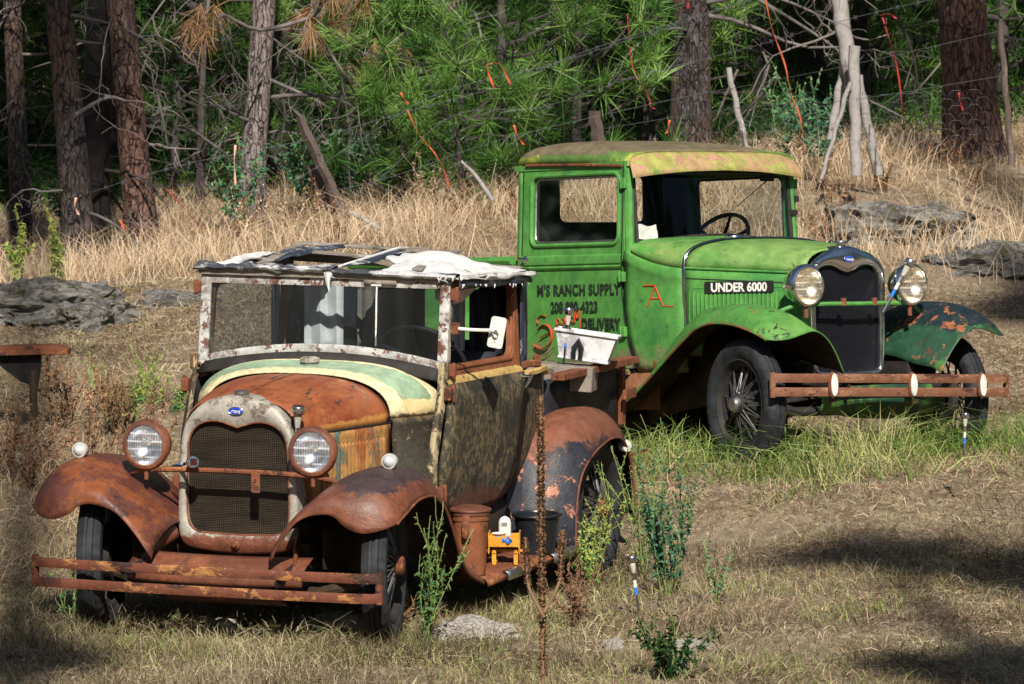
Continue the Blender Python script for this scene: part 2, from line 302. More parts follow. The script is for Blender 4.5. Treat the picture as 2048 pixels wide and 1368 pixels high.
M['green_grass'] = mk_leaf('green_grass', [(.045, .11, .02), (.12, .21, .035), (.27, .33, .09), (.52, .45, .23)], .5)
M['weed'] = mk_leaf('weed_leaves', [(.03, .12, .05), (.07, .19, .07), (.22, .34, .08), (.42, .44, .10)], .5)
M['weed_blue'] = mk_leaf('bluish_weed_leaves', [(.02, .08, .045), (.04, .15, .08), (.10, .24, .12), (.28, .38, .14)], .5)
M['shrub_dark'] = mk_leaf('dark_shrub_leaves', [(.01, .03, .01), (.02, .06, .015), (.035, .09, .02)], .5)
M['dead_weed'] = mk_leaf('dead_weed', [(.07, .035, .02), (.17, .08, .045), (.32, .18, .10)], .7, 0)
M['mullein'] = mk_leaf('mullein_stalk', [(.04, .02, .012), (.11, .055, .025), (.24, .12, .05)], .8, 0)
def mk_bark(name, c1, c2, c3, sc=1.):
    m = Mt(name, .85); v = m.vec((13*sc, 13*sc, 3.4*sc)); nz = m.noise(2.5, 5, .6, vec=m.vec((1, 1, .5)))
    wv = m.n('ShaderNodeVectorMath', operation='ADD'); m.set(wv.inputs[0], v)
    nn = m.n('ShaderNodeTexNoise'); nn.inputs['Scale'].default_value = 9; m.set(nn.inputs[0], m.tc); m.set(wv.inputs[1], nn.outputs[1])
    cr_ = m.vor(1.6, 'DISTANCE_TO_EDGE', vec=wv.outputs[0]); k = m.ramp(m.mul(cr_, m.mul(m.noise(11, 5, .8), .32), 'ADD'), .12, .26)
    fl = m.noise(30, 8, .7, vec=m.vec((1, 1, .5)))
    c = m.mix(m.ramp(nz, .4, .62), c1, c2); c = m.mix(m.ramp(fl, .45, .65), c, c3); c = m.mix(k, tuple(x*.22 for x in c1), c)
    m.color(c); m.bump(m.mul(k, m.mul(fl, .5), 'ADD'), 1., .05); return m.m
M['bark_red'] = mk_bark('ponderosa_bark', (.125, .06, .045), (.07, .045, .04), (.24, .15, .12)); M['bark_grey'] = mk_bark('grey_bark', (.15, .12, .12), (.20, .14, .12), (.34, .29, .28), 1.3)
M['bark_dark'] = mk_bark('dark_bark', (.035, .03, .03), (.11, .06, .04), (.12, .10, .10), 1.2)
M['bark_black'] = flat('charred_bark', (.012, .01, .011), .9, 0, .6, 10)
M['twig'] = flat('dead_branch_wood', (.12, .105, .10), .85, 0, .75, 2.5); M['twig_dark'] = flat('dark_branch_wood', (.05, .04, .04), .85, 0, .6, 5)
def mk_ground():
    m = Mt('dry_soil', .95, 0, .1); a = m.noise(1.1, 8, .65, .3); b = m.noise(9, 10, .75); d = m.noise(60, 6, .75); lit = m.noise(28, 6, .8, vec=m.vec((1, .3, 1)))
    c = m.mix(m.ramp(a, .35, .65), (.19, .125, .085), (.30, .23, .16)); c = m.mix(m.ramp(b, .45, .65), c, (.39, .31, .215)); c = m.mix(m.ramp(lit, .50, .62), c, (.48, .40, .28))
    c = m.mix(m.ramp(d, .52, .68), c, (.09, .06, .042)); m.color(c); m.bump(m.mul(b, d, 'ADD'), .8, .03); return m.m
M['ground'] = mk_ground()
def mk_rock():
    m = Mt('lichened_rock', .9, 0, .2); a = m.noise(3, 8, .7, 1.); b = m.noise(14, 8, .8, .6); c = m.mix(m.ramp(a, .44, .56), (.19, .18, .17), (.42, .40, .37))
    c = m.mix(m.ramp(b, .55, .68), c, (.62, .60, .56)); c = m.mix(m.ramp(m.noise(5, 6, .7, seed=4), .54, .62), c, (.13, .13, .05)); c = m.mix(m.ramp(b, .47, .38), c, (.025, .022, .02))
    m.color(c); m.bump(m.mul(b, a, 'ADD'), 1., .05); return m.m
M['rock'] = mk_rock()
M['rock_pale'] = patina('pale_quartz_rock', (.44, .41, .37), [((.20, .17, .14), 9, .52, .62, 3), ((.66, .63, .58), 12, .56, .66, 7)], .85, .8)
# ---------------------------------------------------------------- places: a photograph point plus a distance gives a world point
def pxy(u, v, Y):
    a = Vector(((u-1024)/F*Y, Y, (684-v)/F*Y)); c, s = math.cos(PITCH), math.sin(PITCH)
    return Vector((a.x, a.y*c+a.z*s, -a.y*s+a.z*c+H))
def truck_matrix(yaw, p, r, t):
    cy, sy, cp, sp, cq, sq = math.cos(yaw), math.sin(yaw), math.cos(p), math.sin(p), math.cos(r), math.sin(r)
    A = Matrix(((1, 0, 0), (0, cp, -sp), (0, sp, cp))) @ Matrix(((cq, 0, sq), (0, 1, 0), (-sq, 0, cq))) @ Matrix(((cy, -sy, 0), (sy, cy, 0), (0, 0, 1)))
    c, s = math.cos(PITCH), math.sin(PITCH); Q = Matrix(((1, 0, 0), (0, c, s), (0, -s, c)))
    return Matrix.Translation(Q @ Vector(t)+Vector((0, 0, H))) @ (Q @ A).to_4x4()
MR = truck_matrix(-1.92532, .092685, -.001944, (-1.2168, 22.255, -1.39186)); MG = truck_matrix(-.911718, .006955, -.015562, (1.80831, 26.786, -.664215))
# terrain: thin plate spline through known heights
ctl = [MR @ Vector(p) for p in ((0, .75, .10), (0, -.75, .11), (-2.63, .75, -.01), (-2.63, -.75, 0), (-1.3, 0, 0), (.5, 0, .08))]
ctl += [MG @ Vector(p) for p in ((0, .75, .05), (0, -.75, .05), (-2.63, .75, .04), (-2.63, -.75, .04), (-1.3, 0, .05), (.6, 0, .03))]
for u, v, Y in ((0, 1368, 20.8), (1024, 1368, 20.8), (2048, 1368, 20.9), (1300, 1200, 23), (1500, 1100, 24.5), (2000, 1150, 23.5), (1500, 930, 26.1), (2000, 905, 26.4), (1290, 930, 26.6),
                (1800, 600, 32), (1700, 420, 35.5), (1700, 345, 38), (2000, 470, 35), (2040, 760, 29.5), (1960, 330, 38.5), (100, 1020, 25.2), (60, 870, 27.3), (250, 720, 29.7), (100, 610, 31.8), (300, 550, 33.5),
                (250, 520, 36), (500, 445, 38), (900, 425, 37.5), (1000, 510, 33.5), (700, 500, 34), (1000, 720, 29.5), (40, 560, 37)): ctl.append(pxy(u, v, Y))
for x, y, z in ((-5, 45, 1.8), (0, 45, 2.1), (5, 45, 2.6), (-8, 60, 3.2), (0, 60, 3.6), (8, 60, 4.1), (-30, 90, 9), (0, 90, 9), (30, 90, 10), (-30, 40, 2), (30, 40, 3), (-30, 20, .3), (30, 20, .8), (-10, 30, .9), (10, 30, 1.2),
                (0, 15, -.05), (-6, 15, -.1), (6, 15, 0), (0, 5, .2), (0, -5, .5), (-30, -10, .3), (30, -10, .6), (-7, 22, .1), (7, 22, .3), (-60, 130, 14), (0, 130, 15), (60, 130, 15), (-60, -30, 0), (60, -30, 0), (-60, 40, 2), (60, 40, 3), (0, -30, .5), (0, 10, 0.05)): ctl.append(Vector((x, y, z)))
CP = np.array([(p.x, p.y) for p in ctl]); CZ = np.array([p.z for p in ctl])
def _U(r2): return .5*r2*np.log(r2+1e-9)
_n = len(CP); _A = np.zeros((_n+3, _n+3)); _A[:_n, :_n] = _U(((CP[:, None]-CP[None])**2).sum(2))+np.eye(_n)*.6
_A[:_n, _n] = 1; _A[:_n, _n+1:] = CP; _A[_n:, :_n] = _A[:_n, _n:].T; _W = np.linalg.solve(_A, np.concatenate([CZ, [0, 0, 0]]))
def heights(X, Yv):
    X = np.asarray(X, float); Yv = np.asarray(Yv, float); o = np.zeros(X.shape)+_W[_n]+_W[_n+1]*X+_W[_n+2]*Yv
    for i in range(_n): o += _W[i]*_U((X-CP[i, 0])**2+(Yv-CP[i, 1])**2)
    b = .035*np.sin(X*2.1+Yv*.7)*np.sin(Yv*1.7-X*.4)+.018*np.sin(X*5.3-Yv*3.1)+.014*np.sin(X*3.9+Yv*6.7+1)
    k = np.clip((Yv-24.5)/6, .15, 1); return o+b*k
def gz(x, y): return float(heights([x], [y])[0])
def gp(u, Y, dz=0.):
    x = (u-1024)/F*Y; return Vector((x, Y, gz(x, Y)+dz))
def ghit(u, v):
    d = (pxy(u, v, 1)-Vector((0, 0, H))); a = 14.
    while a < 60:
        p = Vector((0, 0, H))+d*a
        if gz(p.x, p.y) >= p.z: return Vector((p.x, p.y, gz(p.x, p.y)))
        a += .1
    return p
def axis(lo, a, b, hi, fine):
    o = list(np.arange(a, b, fine)); s = fine; x = o[-1]
    while x < hi: s *= 1.25; x += s; o.append(x)
    s = fine; x = a; pre = []
    while x > lo: s *= 1.25; x -= s; pre.append(x)
    return np.array(pre[::-1]+o)
xs = axis(-150, -5, 5, 150, .1); ys = axis(-60, 18, 45, 260, .12); XX, YY = np.meshgrid(xs, ys); ZZ = heights(XX, np.clip(YY, -40, 140))
far = np.clip((np.hypot(XX, YY-30)-100)/60, 0, 1); ZZ = ZZ*(1-far)+far*np.clip(ZZ, 0, 18)
g = G(); g.v = list(zip(XX.ravel().tolist(), YY.ravel().tolist(), ZZ.ravel().tolist())); nx = len(xs)
g.f = [(i*nx+j, i*nx+j+1, (i+1)*nx+j+1, (i+1)*nx+j) for i in range(len(ys)-1) for j in range(nx-1)]
gm = bpy.data.meshes.new('ground'); gm.from_pydata(g.v, [], g.f); gm.shade_smooth(); gm.materials.append(M['ground'])
go = bpy.data.objects.new('ground', gm); COL.objects.link(go); tag(go, kind='structure')
# ================================================================ truck parts
def arc_sec(hw, zc, zt, n=12, p=.8, q=.85):
    """crown half sections mirrored: from (hw,zc) over (0,zt) to (-hw,zc)"""
    o = []
    for k in range(2*n+1):
        a = math.pi*k/(2*n); c, s = math.cos(a), math.sin(a)
        o.append((math.copysign(abs(c)**p, c)*hw, zc+(zt-zc)*abs(s)**q))
    return o
def rows_of(stations, n=12, p=.8, q=.85, down=None):
    rows = []
    for x, hw, zc, zt in stations: rows.append([(x, y, z) for y, z in arc_sec(hw, zc, zt, n, p, q)])
    return rows
def smooth_rows(rows, n=4, m=3):
    R = [cr(r, m) for r in rows]; C = list(zip(*R)); C = [cr(c, n) for c in C]; return [list(r) for r in zip(*C)]
def shell_ring(outer, inner, x0, x1, depth):
    """outer/inner half outlines (y>=0) from top to bottom -> annular shell"""
    def full(h, n):
        h = cr([(0, y, z) for y, z in h], 6); L = [0]
        for a, b in zip(h, h[1:]): L.append(L[-1]+(b-a).length)
        pts = []
        for k in range(n+1):
            t = L[-1]*k/n; i = max(j for j in range(len(L)) if L[j] <= t+1e-9); i = min(i, len(h)-2); f = (t-L[i])/max(1e-9, L[i+1]-L[i]); pts.append(h[i].lerp(h[i+1], f))
        return pts
    N = 48; o = full(outer, N); i = full(inner, N); rows = []
    for s, t, x in ((0, 0, x0), (0, 0, x1-.025), (.06, 0, x1-.008), (.18, 0, x1), (.55, 0, x1+.004), (.86, 0, x1), (1, 0, x1-.006), (1, 0, x1-.03)):
        half = [o[k].lerp(i[k], s) for k in range(N+1)]
        ring = [(x, p.y, p.z) for p in half]+[(x, -p.y, p.z) for p in half[-2:0:-1]]
        rows.append(ring)
    g = G(); g.grid(rows, True); return g, [(p.y, p.z) for p in i]
def ford_badge(parent, x, z, w=.034, h=.017):
    g = G(); g.lathe([(0, 0.0), (.004, .55), (.005, .86), (.0045, 1.0), (0, 1.04)], axis='x', n=32); g.v = [(a+x, b*w, c*h+z) for a, b, c in g.v]
    b = put('badge', g, M['badge'], parent); r = G(); r.tube([(x+.004, math.cos(q)*w, z+math.sin(q)*h) for q in np.linspace(0, 2*math.pi, 36)[:-1]], .0017, 5, closed=True); put('badge_rim', r, M['chrome'], b)
    # script style lettering strokes
    t = text_mesh('Ford', .023, M['white_paint'], .001, 'CENTER', .0004); o = put('lettering', t, None, b); o.matrix_local = Matrix(((0, 0, 1, x+.006), (1, 0, 0, 0), (0, 1, 0, z-.008), (0, 0, 0, 1))) @ Matrix(((1.0, .25, 0, 0), (0, 1, 0, 0), (0, 0, 1, 0), (0, 0, 0, 1)))
    return b
def text_mesh(s, size, mat, ext=.001, align='CENTER', bold=0., sx=1., space=1.):
    c = bpy.data.curves.new('t', 'FONT'); c.body = s; c.size = size; c.align_x = align; c.extrude = ext; c.offset = bold; c.space_character = space; c.resolution_u = 3
    o = bpy.data.objects.new('t', c); COL.objects.link(o); dg = bpy.context.evaluated_depsgraph_get(); me = bpy.data.meshes.new_from_object(o.evaluated_get(dg)); bpy.data.objects.remove(o); bpy.data.curves.remove(c)
    if sx != 1: me.transform(Matrix.Diagonal((sx, 1, 1, 1)))
    me.materials.clear(); me.materials.append(mat); return me
def headlight(parent, x, y, z, R, rl, body_mat, rim_mat, lens_mat, yaw=0., pitch=0.):
    g = G(); g.lathe([(-.158, .0001), (-.155, .008), (-.15, .03), (-.125, .062), (-.085, R*.80), (-.04, R*.94), (0, R*.97)], n=36)
    h = put('headlight', g, body_mat, parent, loc=(x, y, z), rot=(0, pitch, yaw))
    r = G(); r.lathe([(-.014, R*.975), (-.012, R*1.03), (.004, R*1.03), (.016, R*.97), (.02, rl+.004), (.012, rl), (.004, rl)], n=40); put('rim', r, rim_mat, h)
    l = G(); l.lathe([(.008, rl+.002), (.013, rl*.8), (.018, rl*.45), (.02, .0001)], n=36); put('lens', l, lens_mat, h)
    rf = G(); rf.lathe([(.004, rl+.001), (-.006, rl*.97), (-.022, rl*.86), (-.042, rl*.62), (-.055, rl*.34), (-.060, rl*.1), (-.060, .0001)], n=40); put('reflector', rf, M['reflector_warm'] if 'yellow' in lens_mat.name else M['reflector'], h)
    bl = G(); bl.lathe([(-.06, .007), (-.04, .009), (-.028, .007), (-.024, .0001)], n=14); put('bulb', bl, M['plastic_clear'], h)
    return h
TY = None
def make_wheel(parent, x, y, z, side, rad=.365, rimr=.245, wd=.062, steer=0., spoke_m=None, rim_m=None, cap_m=None, flatspoke=False):
    """side=+1: outer face towards +y. wheel axis is local y"""
    wv = empty('wheel', (x, y, z)); wv.parent = parent; wv.rotation_euler = (0, 0, steer)
    global TY
    key = (round(rad, 3), round(rimr, 3))
    if TY is None: TY = {}
    if key not in TY:
        g = G(); rows = []; n = 120
        prof = [(-wd*.62, rimr+.002), (-wd*.86, rimr+.03), (-wd, lerp(rimr, rad, .5)), (-wd*.92, lerp(rimr, rad, .80)), (-wd*.70, rad-.008), (-wd*.45, rad), (-wd*.40, rad-.006), (-wd*.34, rad), (-.006, rad+.001), (-.004, rad-.006), (.004, rad-.006), (.006, rad+.001), (wd*.34, rad), (wd*.40, rad-.006), (wd*.45, rad), (wd*.70, rad-.008), (wd*.92, lerp(rimr, rad, .80)), (wd, lerp(rimr, rad, .5)), (wd*.86, rimr+.03), (wd*.62, rimr+.002)]
        for k in range(n):
            a = 2*math.pi*k/n; notch = .006 if k % 3 == 0 else 0
            rows.append([(r_*math.cos(a), yy, r_*math.sin(a)) if False else ((r_-(notch if abs(yy) > wd*.42 and r_ > rad-.02 else 0))*math.cos(a), yy, (r_-(notch if abs(yy) > wd*.42 and r_ > rad-.02 else 0))*math.sin(a)) for yy, r_ in prof])
        rows.append(rows[0]); g.grid(rows); TY[key] = g.mesh('tyre'); TY[key].materials.append(M['tyre'])
    put('tyre', TY[key], None, wv)
    s = side; g = G(); g.lathe([(s*wd*.70, rimr+.012), (s*wd*.76, rimr+.004), (s*wd*.62, rimr-.004), (s*wd*.35, rimr-.012), (s*wd*.2, rimr-.03), (-s*wd*.2, rimr-.03), (-s*wd*.35, rimr-.012), (-s*wd*.62, rimr-.004), (-s*wd*.74, rimr+.01)], axis='y', n=56)
    put('rim', g, rim_m or M['frame_black'], wv)
    g = G()
    for k in range(15):
        a = 2*math.pi*k/15
        for o_, da in ((s*.045, .34), (s*.045, -.34)) if not flatspoke else ((s*.05, .25), (s*.05, -.25)):
            g.tube([(.045*math.cos(a+da), s*.052, .045*math.sin(a+da)), ((rimr-.022)*math.cos(a), 0 if not k % 2 else s*.012, (rimr-.022)*math.sin(a))], .0038, 5)
        g.tube([(.085*math.cos(a+.1), -s*.02, .085*math.sin(a+.1)), ((rimr-.022)*math.cos(a+.1), -s*.01, (rimr-.022)*math.sin(a+.1))], .0035, 5)
    put('spokes', g, spoke_m or M['frame_black'], wv)
    g = G(); g.lathe([(-s*.06, .10), (-s*.055, .135), (-s*.02, .135), (-s*.012, .12), (s*.0, .085), (s*.03, .06), (s*.05, .058), (s*.058, .05)], axis='y', n=32); put('brake_drum', g, M['frame_black'], wv)
    g = G(); g.lathe([(s*.05, .047), (s*.075, .045), (s*.088, .034), (s*.092, .0001)], axis='y', n=28); put('hub_cap', g, cap_m or M['chrome'], wv)
    return wv
def fender(parent, name, stations, sgn, mat, under, n=4, m=4, thick=.003):
    rows = smooth_rows(stations, n, m); rows = [[(p[0], p[1]*sgn, p[2]) for p in r] for r in rows]; g = G(); g.grid(rows)
    g = put(name, g, mat, parent, thick=.006, inner=under, off=0, angle=60)
    # rolled outer bead
    b = G(); b.tube([(r[-1][0], r[-1][1], r[-1][2]) for r in rows], .007, 7); put('rolled_edge', b, M['edge_green'] if 'green' in mat.name else M['rust'], g)
    return g
def side_panel(g, poly, holes, yf, sgn, d=.02):
    return g.prism(poly, holes, lambda u, v, t: (u, sgn*(yf(u, v)-t), v), d)
def steering(parent, x, y, z, R=.20):
    s = G(); c = Vector((x, y, z)); ax = Vector((-.80, 0, .60)).normalized(); u = Vector((0, 1, 0)); v = ax.cross(u)
    s.tube([c+(u*math.cos(q)+v*math.sin(q))*R for q in np.linspace(0, 2*math.pi, 40)[:-1]], .012, 8, closed=True)
    w_ = put('steering_wheel', s, M['cloth_dark'], parent)
    g = G()
    for q in (math.pi/2, math.pi*7/6, math.pi*11/6, math.pi*1.5): g.tube([c-ax*.03, c+(u*math.cos(q)+v*math.sin(q))*R], [.02, .010], 6, flat=.5)
    g.tube([c-ax*.02, c-ax*.65], .018, 8); put('spokes', g, M['cloth_dark'], w_)
def bumper_bars(parent, mat, x, yl, yr, z1, z2, h, tilt, bow=.03, end_mat=None):
    b = empty('bumper'); b.parent = parent
    for z in (z1, z2):
        rows = []
        for k in range(33):
            t = k/32; y = lerp(yl, yr, t); xx = x-bow*(2*t-1)**2-.10*max(0, abs(2*t-1)-.93)/.07*.35; zc = z+tilt*(y-yl)
            rows.append([(xx, y, zc-h/2), (xx+.003, y, zc-h/4), (xx+.004, y, zc+h/4), (xx, y, zc+h/2), (xx-.008, y, zc+h/2), (xx-.008, y, zc-h/2)])
        g = G(); g.grid(rows, True); m_ = len(g.v); g.f.append(tuple(range(6))); g.f.append(tuple(range(m_-6, m_))[::-1]); put('bumper_bar', g, mat, b)
    for y in (yl+.015, yr-.015):
        g = G(); zc = tilt*(y-yl); g.tube([(x-bow-.038, y, z2-h*.62+zc), (x-bow-.038, y, z1+h*.62+zc)], .017, 10); put('end_bolt', g, end_mat or mat, b)
    for y in (-.36, .36):
        g = G(); g.tube([(x-.015, y, (z1+z2)/2+tilt*(y-yl)), (x-.12, y, .42), (x-.42, y*.95, .46)], .02, 6, flat=.4); put('bracket', g, M['frame_black'], b)
    return b
def chassis(parent, mat, xr=-3.6, z=.50):
    g = G()
    for y in (-.36, .36): g.box(((xr+.1)/2, y, z), (abs(xr)+.1, .05, .11))
    for x in (-.15, -1.2, -2.2, -3.3): g.box((x, 0, z-.01), (.08, .68, .07))
    g.tube([(.02, -.62, .36), (.02, -.4, .30), (.02, .4, .30), (.02, .62, .36)], .025, 8); g.tube([(-2.63, -.66, .37), (-2.63, .66, .37)], .045, 10); g.lathe([(-.12, .05), (-.06, .13), (.06, .13), (.12, .05)], (-2.63, 0, .37), 'y', 16)
    g.box((-.55, 0, .62), (.7, .30, .36)); g.tube([(-.02, -.45, .36), (-.02, 0, .40), (-.02, .45, .36)], .02, 6, flat=2)
    for y in (-.5, .5): g.tube([(.0, y, .36), (-.9, y*.4, .42)], .018, 6)
    put('chassis', g, mat, parent)
def door_handle(parent, x, y, z, sgn, drop=.0, mat=None):
    g = G(); g.lathe([(0, .022), (.006*sgn, .022), (.012*sgn, .010), (.04*sgn, .009)], (x, y, z), 'y', 14)
    g.tube([(x-.012, y+sgn*.042, z+.004), (x+.03, y+sgn*.044, z-drop*.4), (x+.085, y+sgn*.042, z-drop)], [.010, .011, .005], 8, flat=.6); return put('handle', g, mat or M['chrome'], parent)

# ---------------------------------------------------------------- green pickup
def green_truck():
    T = empty('pickup_truck', label='bright green antique pickup with sign lettering on its door and a closed green cab', cat='pickup truck'); T.matrix_world = MG
    gr, gt = M['green'], M['green_top']
    # hood
    st = [(-.03, .262, 1.035, 1.165), (-.2, .335, 1.048, 1.19), (-.4, .425, 1.06, 1.212), (-.58, .505, 1.07, 1.226), (-.69, .548, 1.075, 1.232)]
    rows = smooth_rows(rows_of(st, 12, .72, .72), 4, 1); g = G(); g.grid(rows); hood = put('hood', g, gt, T, thick=.003, inner=M['dark'], angle=50)
    def hw(x): return tab(-x, [.03, .2, .4, .58, .69], [.262, .335, .425, .505, .548])
    def zc(x): return tab(-x, [.03, .69], [1.035, 1.075])
    for s in (-1, 1):
        g = G(); rows = []
        for k in range(14):
            x = lerp(-.03, -.69, k/13); h = hw(x); rows.append([(x, s*(h+.001), zc(x)-.002), (x, s*(h+.004), zc(x)-.05), (x, s*(h+.001), .9), (x, s*(h-.012), .70), (x, s*(h-.02), .60)])
        g.grid(rows); sd = put('hood_side', g, gr, T, thick=.003, inner=M['dark'], off=1 if s > 0 else -1, angle=50)
        g = G(); g.tube([(x, s*(hw(x)+.004), zc(x)+.001) for x in np.linspace(-.03, -.69, 12)], .007, 8); put('crease_moulding', g, gr, sd)
        g = G(); g.tube([(x, s*(hw(x)+.0045), zc(x)-.055) for x in np.linspace(-.03, -.69, 12)], .0028, 6); put('panel_gap', g, M['dark'], sd)
        g = G()
        for k in range(21):
            x = -.165-.475*k/20; g.tube([(x, s*(hw(x)-.003), .935), (x, s*(hw(x)+.006), .925), (x, s*(hw(x)+.006), .74), (x, s*(hw(x)-.012), .72)], .0075, 6, flat=1.3)
        g.tube([(x, s*(hw(x)+.002), .965) for x in np.linspace(-.14, -.655, 10)]+[(-.668, s*(hw(-.668)+.001), .95), (-.672, s*(hw(-.67)), .73)], .004, 6); put('louvers', g, gr, sd)
    # cowl
    st = [(-.70, .553, 1.078, 1.234), (-.80, .575, 1.085, 1.240), (-.92, .595, 1.11, 1.247), (-1.03, .604, 1.145, 1.252), (-1.10, .606, 1.175, 1.252)]
    rows = smooth_rows(rows_of(st, 12, .62, .62), 4, 1); g = G(); g.grid(rows); put('cowl_top', g, gt, T, thick=.003, inner=M['dark'], angle=50)
    cab = empty('cab_body'); cab.parent = T
    for s in (-1, 1):
        g = G(); rows = []
        for k in range(9):
            x = lerp(-.70, -1.128, k/8); h = tab(-x, [.70, .80, .92, 1.03, 1.13], [.553, .580, .600, .613, .618]); zt = tab(-x, [.70, .80, .92, 1.03, 1.13], [1.078, 1.085, 1.11, 1.145, 1.185])
            xb = tab(-x, [.70, 1.128], [.70, 1.055])
            rows.append([(x, s*(h-.004), zt), (x, s*(h+.008), zt-.05), (x, s*h, zt-.10), (x, s*(h+.004), .86), (lerp(x, -xb, .5), s*(h-.002), .66), (-xb, s*(h-.03), .51)])
        g.grid(smooth_rows(rows, 1, 3)); put('cowl_side', g, gr, cab, thick=.003, inner=M['dark'], off=1 if s > 0 else -1, angle=50)
    # chrome cowl band
    g = G(); band = [(-.697, -(.532), .62), (-.697, -.546, .75), (-.697, -.555, .9), (-.697, -.558, 1.06)]+[(-.697, -y, z+.003) for y, z in arc_sec(.556, 1.079, 1.236, 12, .7, .7)]+[(-.697, .558, 1.06), (-.697, .555, .9), (-.697, .546, .75), (-.697, .532, .62)]
    g.tube(band, .0115, 8, flat=.5, up=(1, 0, 0)); put('cowl_band', g, M['blue_chrome'], T)
    g = G(); g.lathe([(1.236, .05), (1.25, .05), (1.256, .046), (1.262, .035), (1.262, .0001)], (-.93, 0, 0), 'z', 24); put('fuel_cap', g, M['chrome'], T)
    # cab upper: pillars, header, sills, quarter panels, back
    def yf(u, v): return tab(v, [.5, .62, .9, 1.1, 1.2, 1.66], [.598, .612, .622, .622, .614, .596])
    for s in (-1, 1):
        # A pillar
        g = G(); g.tube([(-1.108, s*.592, 1.16), (-1.112, s*.59, 1.25), (-1.12, s*.584, 1.45), (-1.13, s*.578, 1.66)], .027, 8); g.tube([(-1.135, s*.604, 1.15), (-1.138, s*.600, 1.3), (-1.14, s*.588, 1.66)], .014, 6); put('windshield_post', g, gr, cab)
        g = G(); rows = []
        for z in np.linspace(.51, 1.672, 12):
            y = yf(0, z); rows.append([(-2.036, s*y, z), (-2.07, s*y, z), (-2.095, s*(y-.012), z), (-2.112, s*(y-.035), z), (-2.12, s*(y-.075), z), (-2.122, s*(y-.14), z)])
        g.grid(rows); put('quarter_panel', g, gr, cab, thick=.004, inner=M['dark'], off=1 if s > 0 else -1, angle=50)
        g = G(); g.box((-1.61, s*.592, 1.652), (1.0, .02, .03)); put('roof_rail', g, gr, cab); g = G(); g.box((-1.60, s*.598, .515), (.95, .03, .03)); put('sill', g, gr, cab)
        g = G(); g.tube([(-2.0, s*.610, 1.668), (-1.9, s*.612, 1.668), (-1.5, s*.612, 1.658), (-1.15, s*.606, 1.642)], .008, 6, flat=.6); put('drip_rail', g, M['rust'], cab)
    g = G(); g.prism([(-.48, .51), (.48, .51), (.48, 1.68), (-.48, 1.68)], [rrect(-.30, .33, 1.345, 1.625, .04)], lambda u, v, t: (-2.122+t, u, v), .015); put('back_panel', g, gr, cab, inner=None)
    g = G(); g.prism([(-.47, .52), (.47, .52), (.47, 1.68), (-.47, 1.68)], [rrect(-.29, .32, 1.355, 1.615, .04)], lambda u, v, t: (-2.104+t, u, v), .006); put('back_lining', g, M['dark'], cab)
    # front header and inside
    g = G(); g.box((-1.12, 0, 1.635), (.04, 1.14, .05)); put('header', g, M['dark'], cab)
    g = G(); g.box((-1.6, 0, .52), (1.0, 1.18, .02)); g.box((-.74, 0, .84), (.02, .98, .50)); put('floor', g, M['dark'], cab)
    g = G()
    g.grid([[(-2.07+dx, y, z) for y in (-.56, -.3, 0, .3, .56)] for dx, z in ((.0, 1.18), (.10, 1.19), (.14, 1.1), (.16, .86))]); g.grid([[(x, y, z) for y in (-.56, 0, .56)] for x, z in ((-1.95, .86), (-1.6, .88), (-1.48, .86), (-1.45, .56))]); put('seat', g, M['cloth_dark'], T, thick=.03)
    steering(T, -1.46, .33, 1.215, .205)
    g = G(); g.box((-1.13, .42, 1.585), (.02, .09, .05)); g.tube([(-1.10, .42, 1.58), (-1.095, .17, 1.42)], .0035, 5); put('wiper', g, M['frame_black'], T)
    # windshield frame
    def bow(y): return .062*(1-(y/.57)**2)
    wf = G(); N = 16
    bot = [(-1.085+.02*(1-(y/.56)**2), y, 1.195+bow(y)) for y in np.linspace(-.558, .558, N)]; top = [(-1.115, y, 1.605) for y in np.linspace(.556, -.556, 6)]
    wf.tube(bot+top, .012, 8, closed=True); fr = put('windshield_frame', wf, M['frame_black'], T)
    g = G(); g.grid([[(-1.088+.02*(1-(y/.56)**2), y, 1.195+bow(y)) for y in np.linspace(-.55, .55, N)], [(-1.115, y, 1.60) for y in np.linspace(-.55, .55, N)]]); put('glass', g, M['glass'], fr)
    g = G(); g.tube([(-1.078+.02*(1-(y/.58)**2), y, 1.175+bow(y)) for y in np.linspace(-.575, .575, 20)], .02, 8, flat=.7); put('windshield_sill', g, gr, fr)
    # far side interior post and mirror bracket
    g = G(); g.box((-1.10, .600, 1.46), (.03, .03, .035)); g.box((-1.09, .575, 1.385), (.02, .05, .03)); put('hinge', g, M['frame_black'], fr)
    # doors
    for s in (-1, 1):
        up = [(-1.142, 1.12), (-1.138, 1.642), (-2.028, 1.652), (-2.030, 1.12)]; lo = [(-1.142, 1.12), (-1.140, .95), (-1.128, .82), (-1.10, .67), (-1.062, .535), (-2.030, .535), (-2.030, 1.12)]
        d = empty('door'); d.parent = T; g = G(); side_panel(g, up, [rrect(-1.945, -1.185, 1.225, 1.597, .045)], yf, s, .022)
        # lower skin as a strip grid so it follows the body curve
        rows = []
        for z in (1.12, 1.05, .95, .85, .75, .65, .58, .535):
            xf = -tab(z, [.535, .67, .82, .95, 1.12], [1.062, 1.10, 1.128, 1.140, 1.142]); rows.append([(lerp(-2.030, xf, k/8), s*(yf(0, z)+.002), z) for k in range(9)])
        g.grid(rows); g.grid([[(p[0], p[1]-s*.02, p[2]) for p in r] for r in rows]); put('door_skin', g, gr, d, angle=40)
        g = G(); rr = rrect(-1.953, -1.177, 1.217, 1.605, .05, 6); g.tube([(x, s*(yf(x, z)+.002), z) for x, z in rr], .012, 8, closed=True); put('window_moulding', g, gr, d)
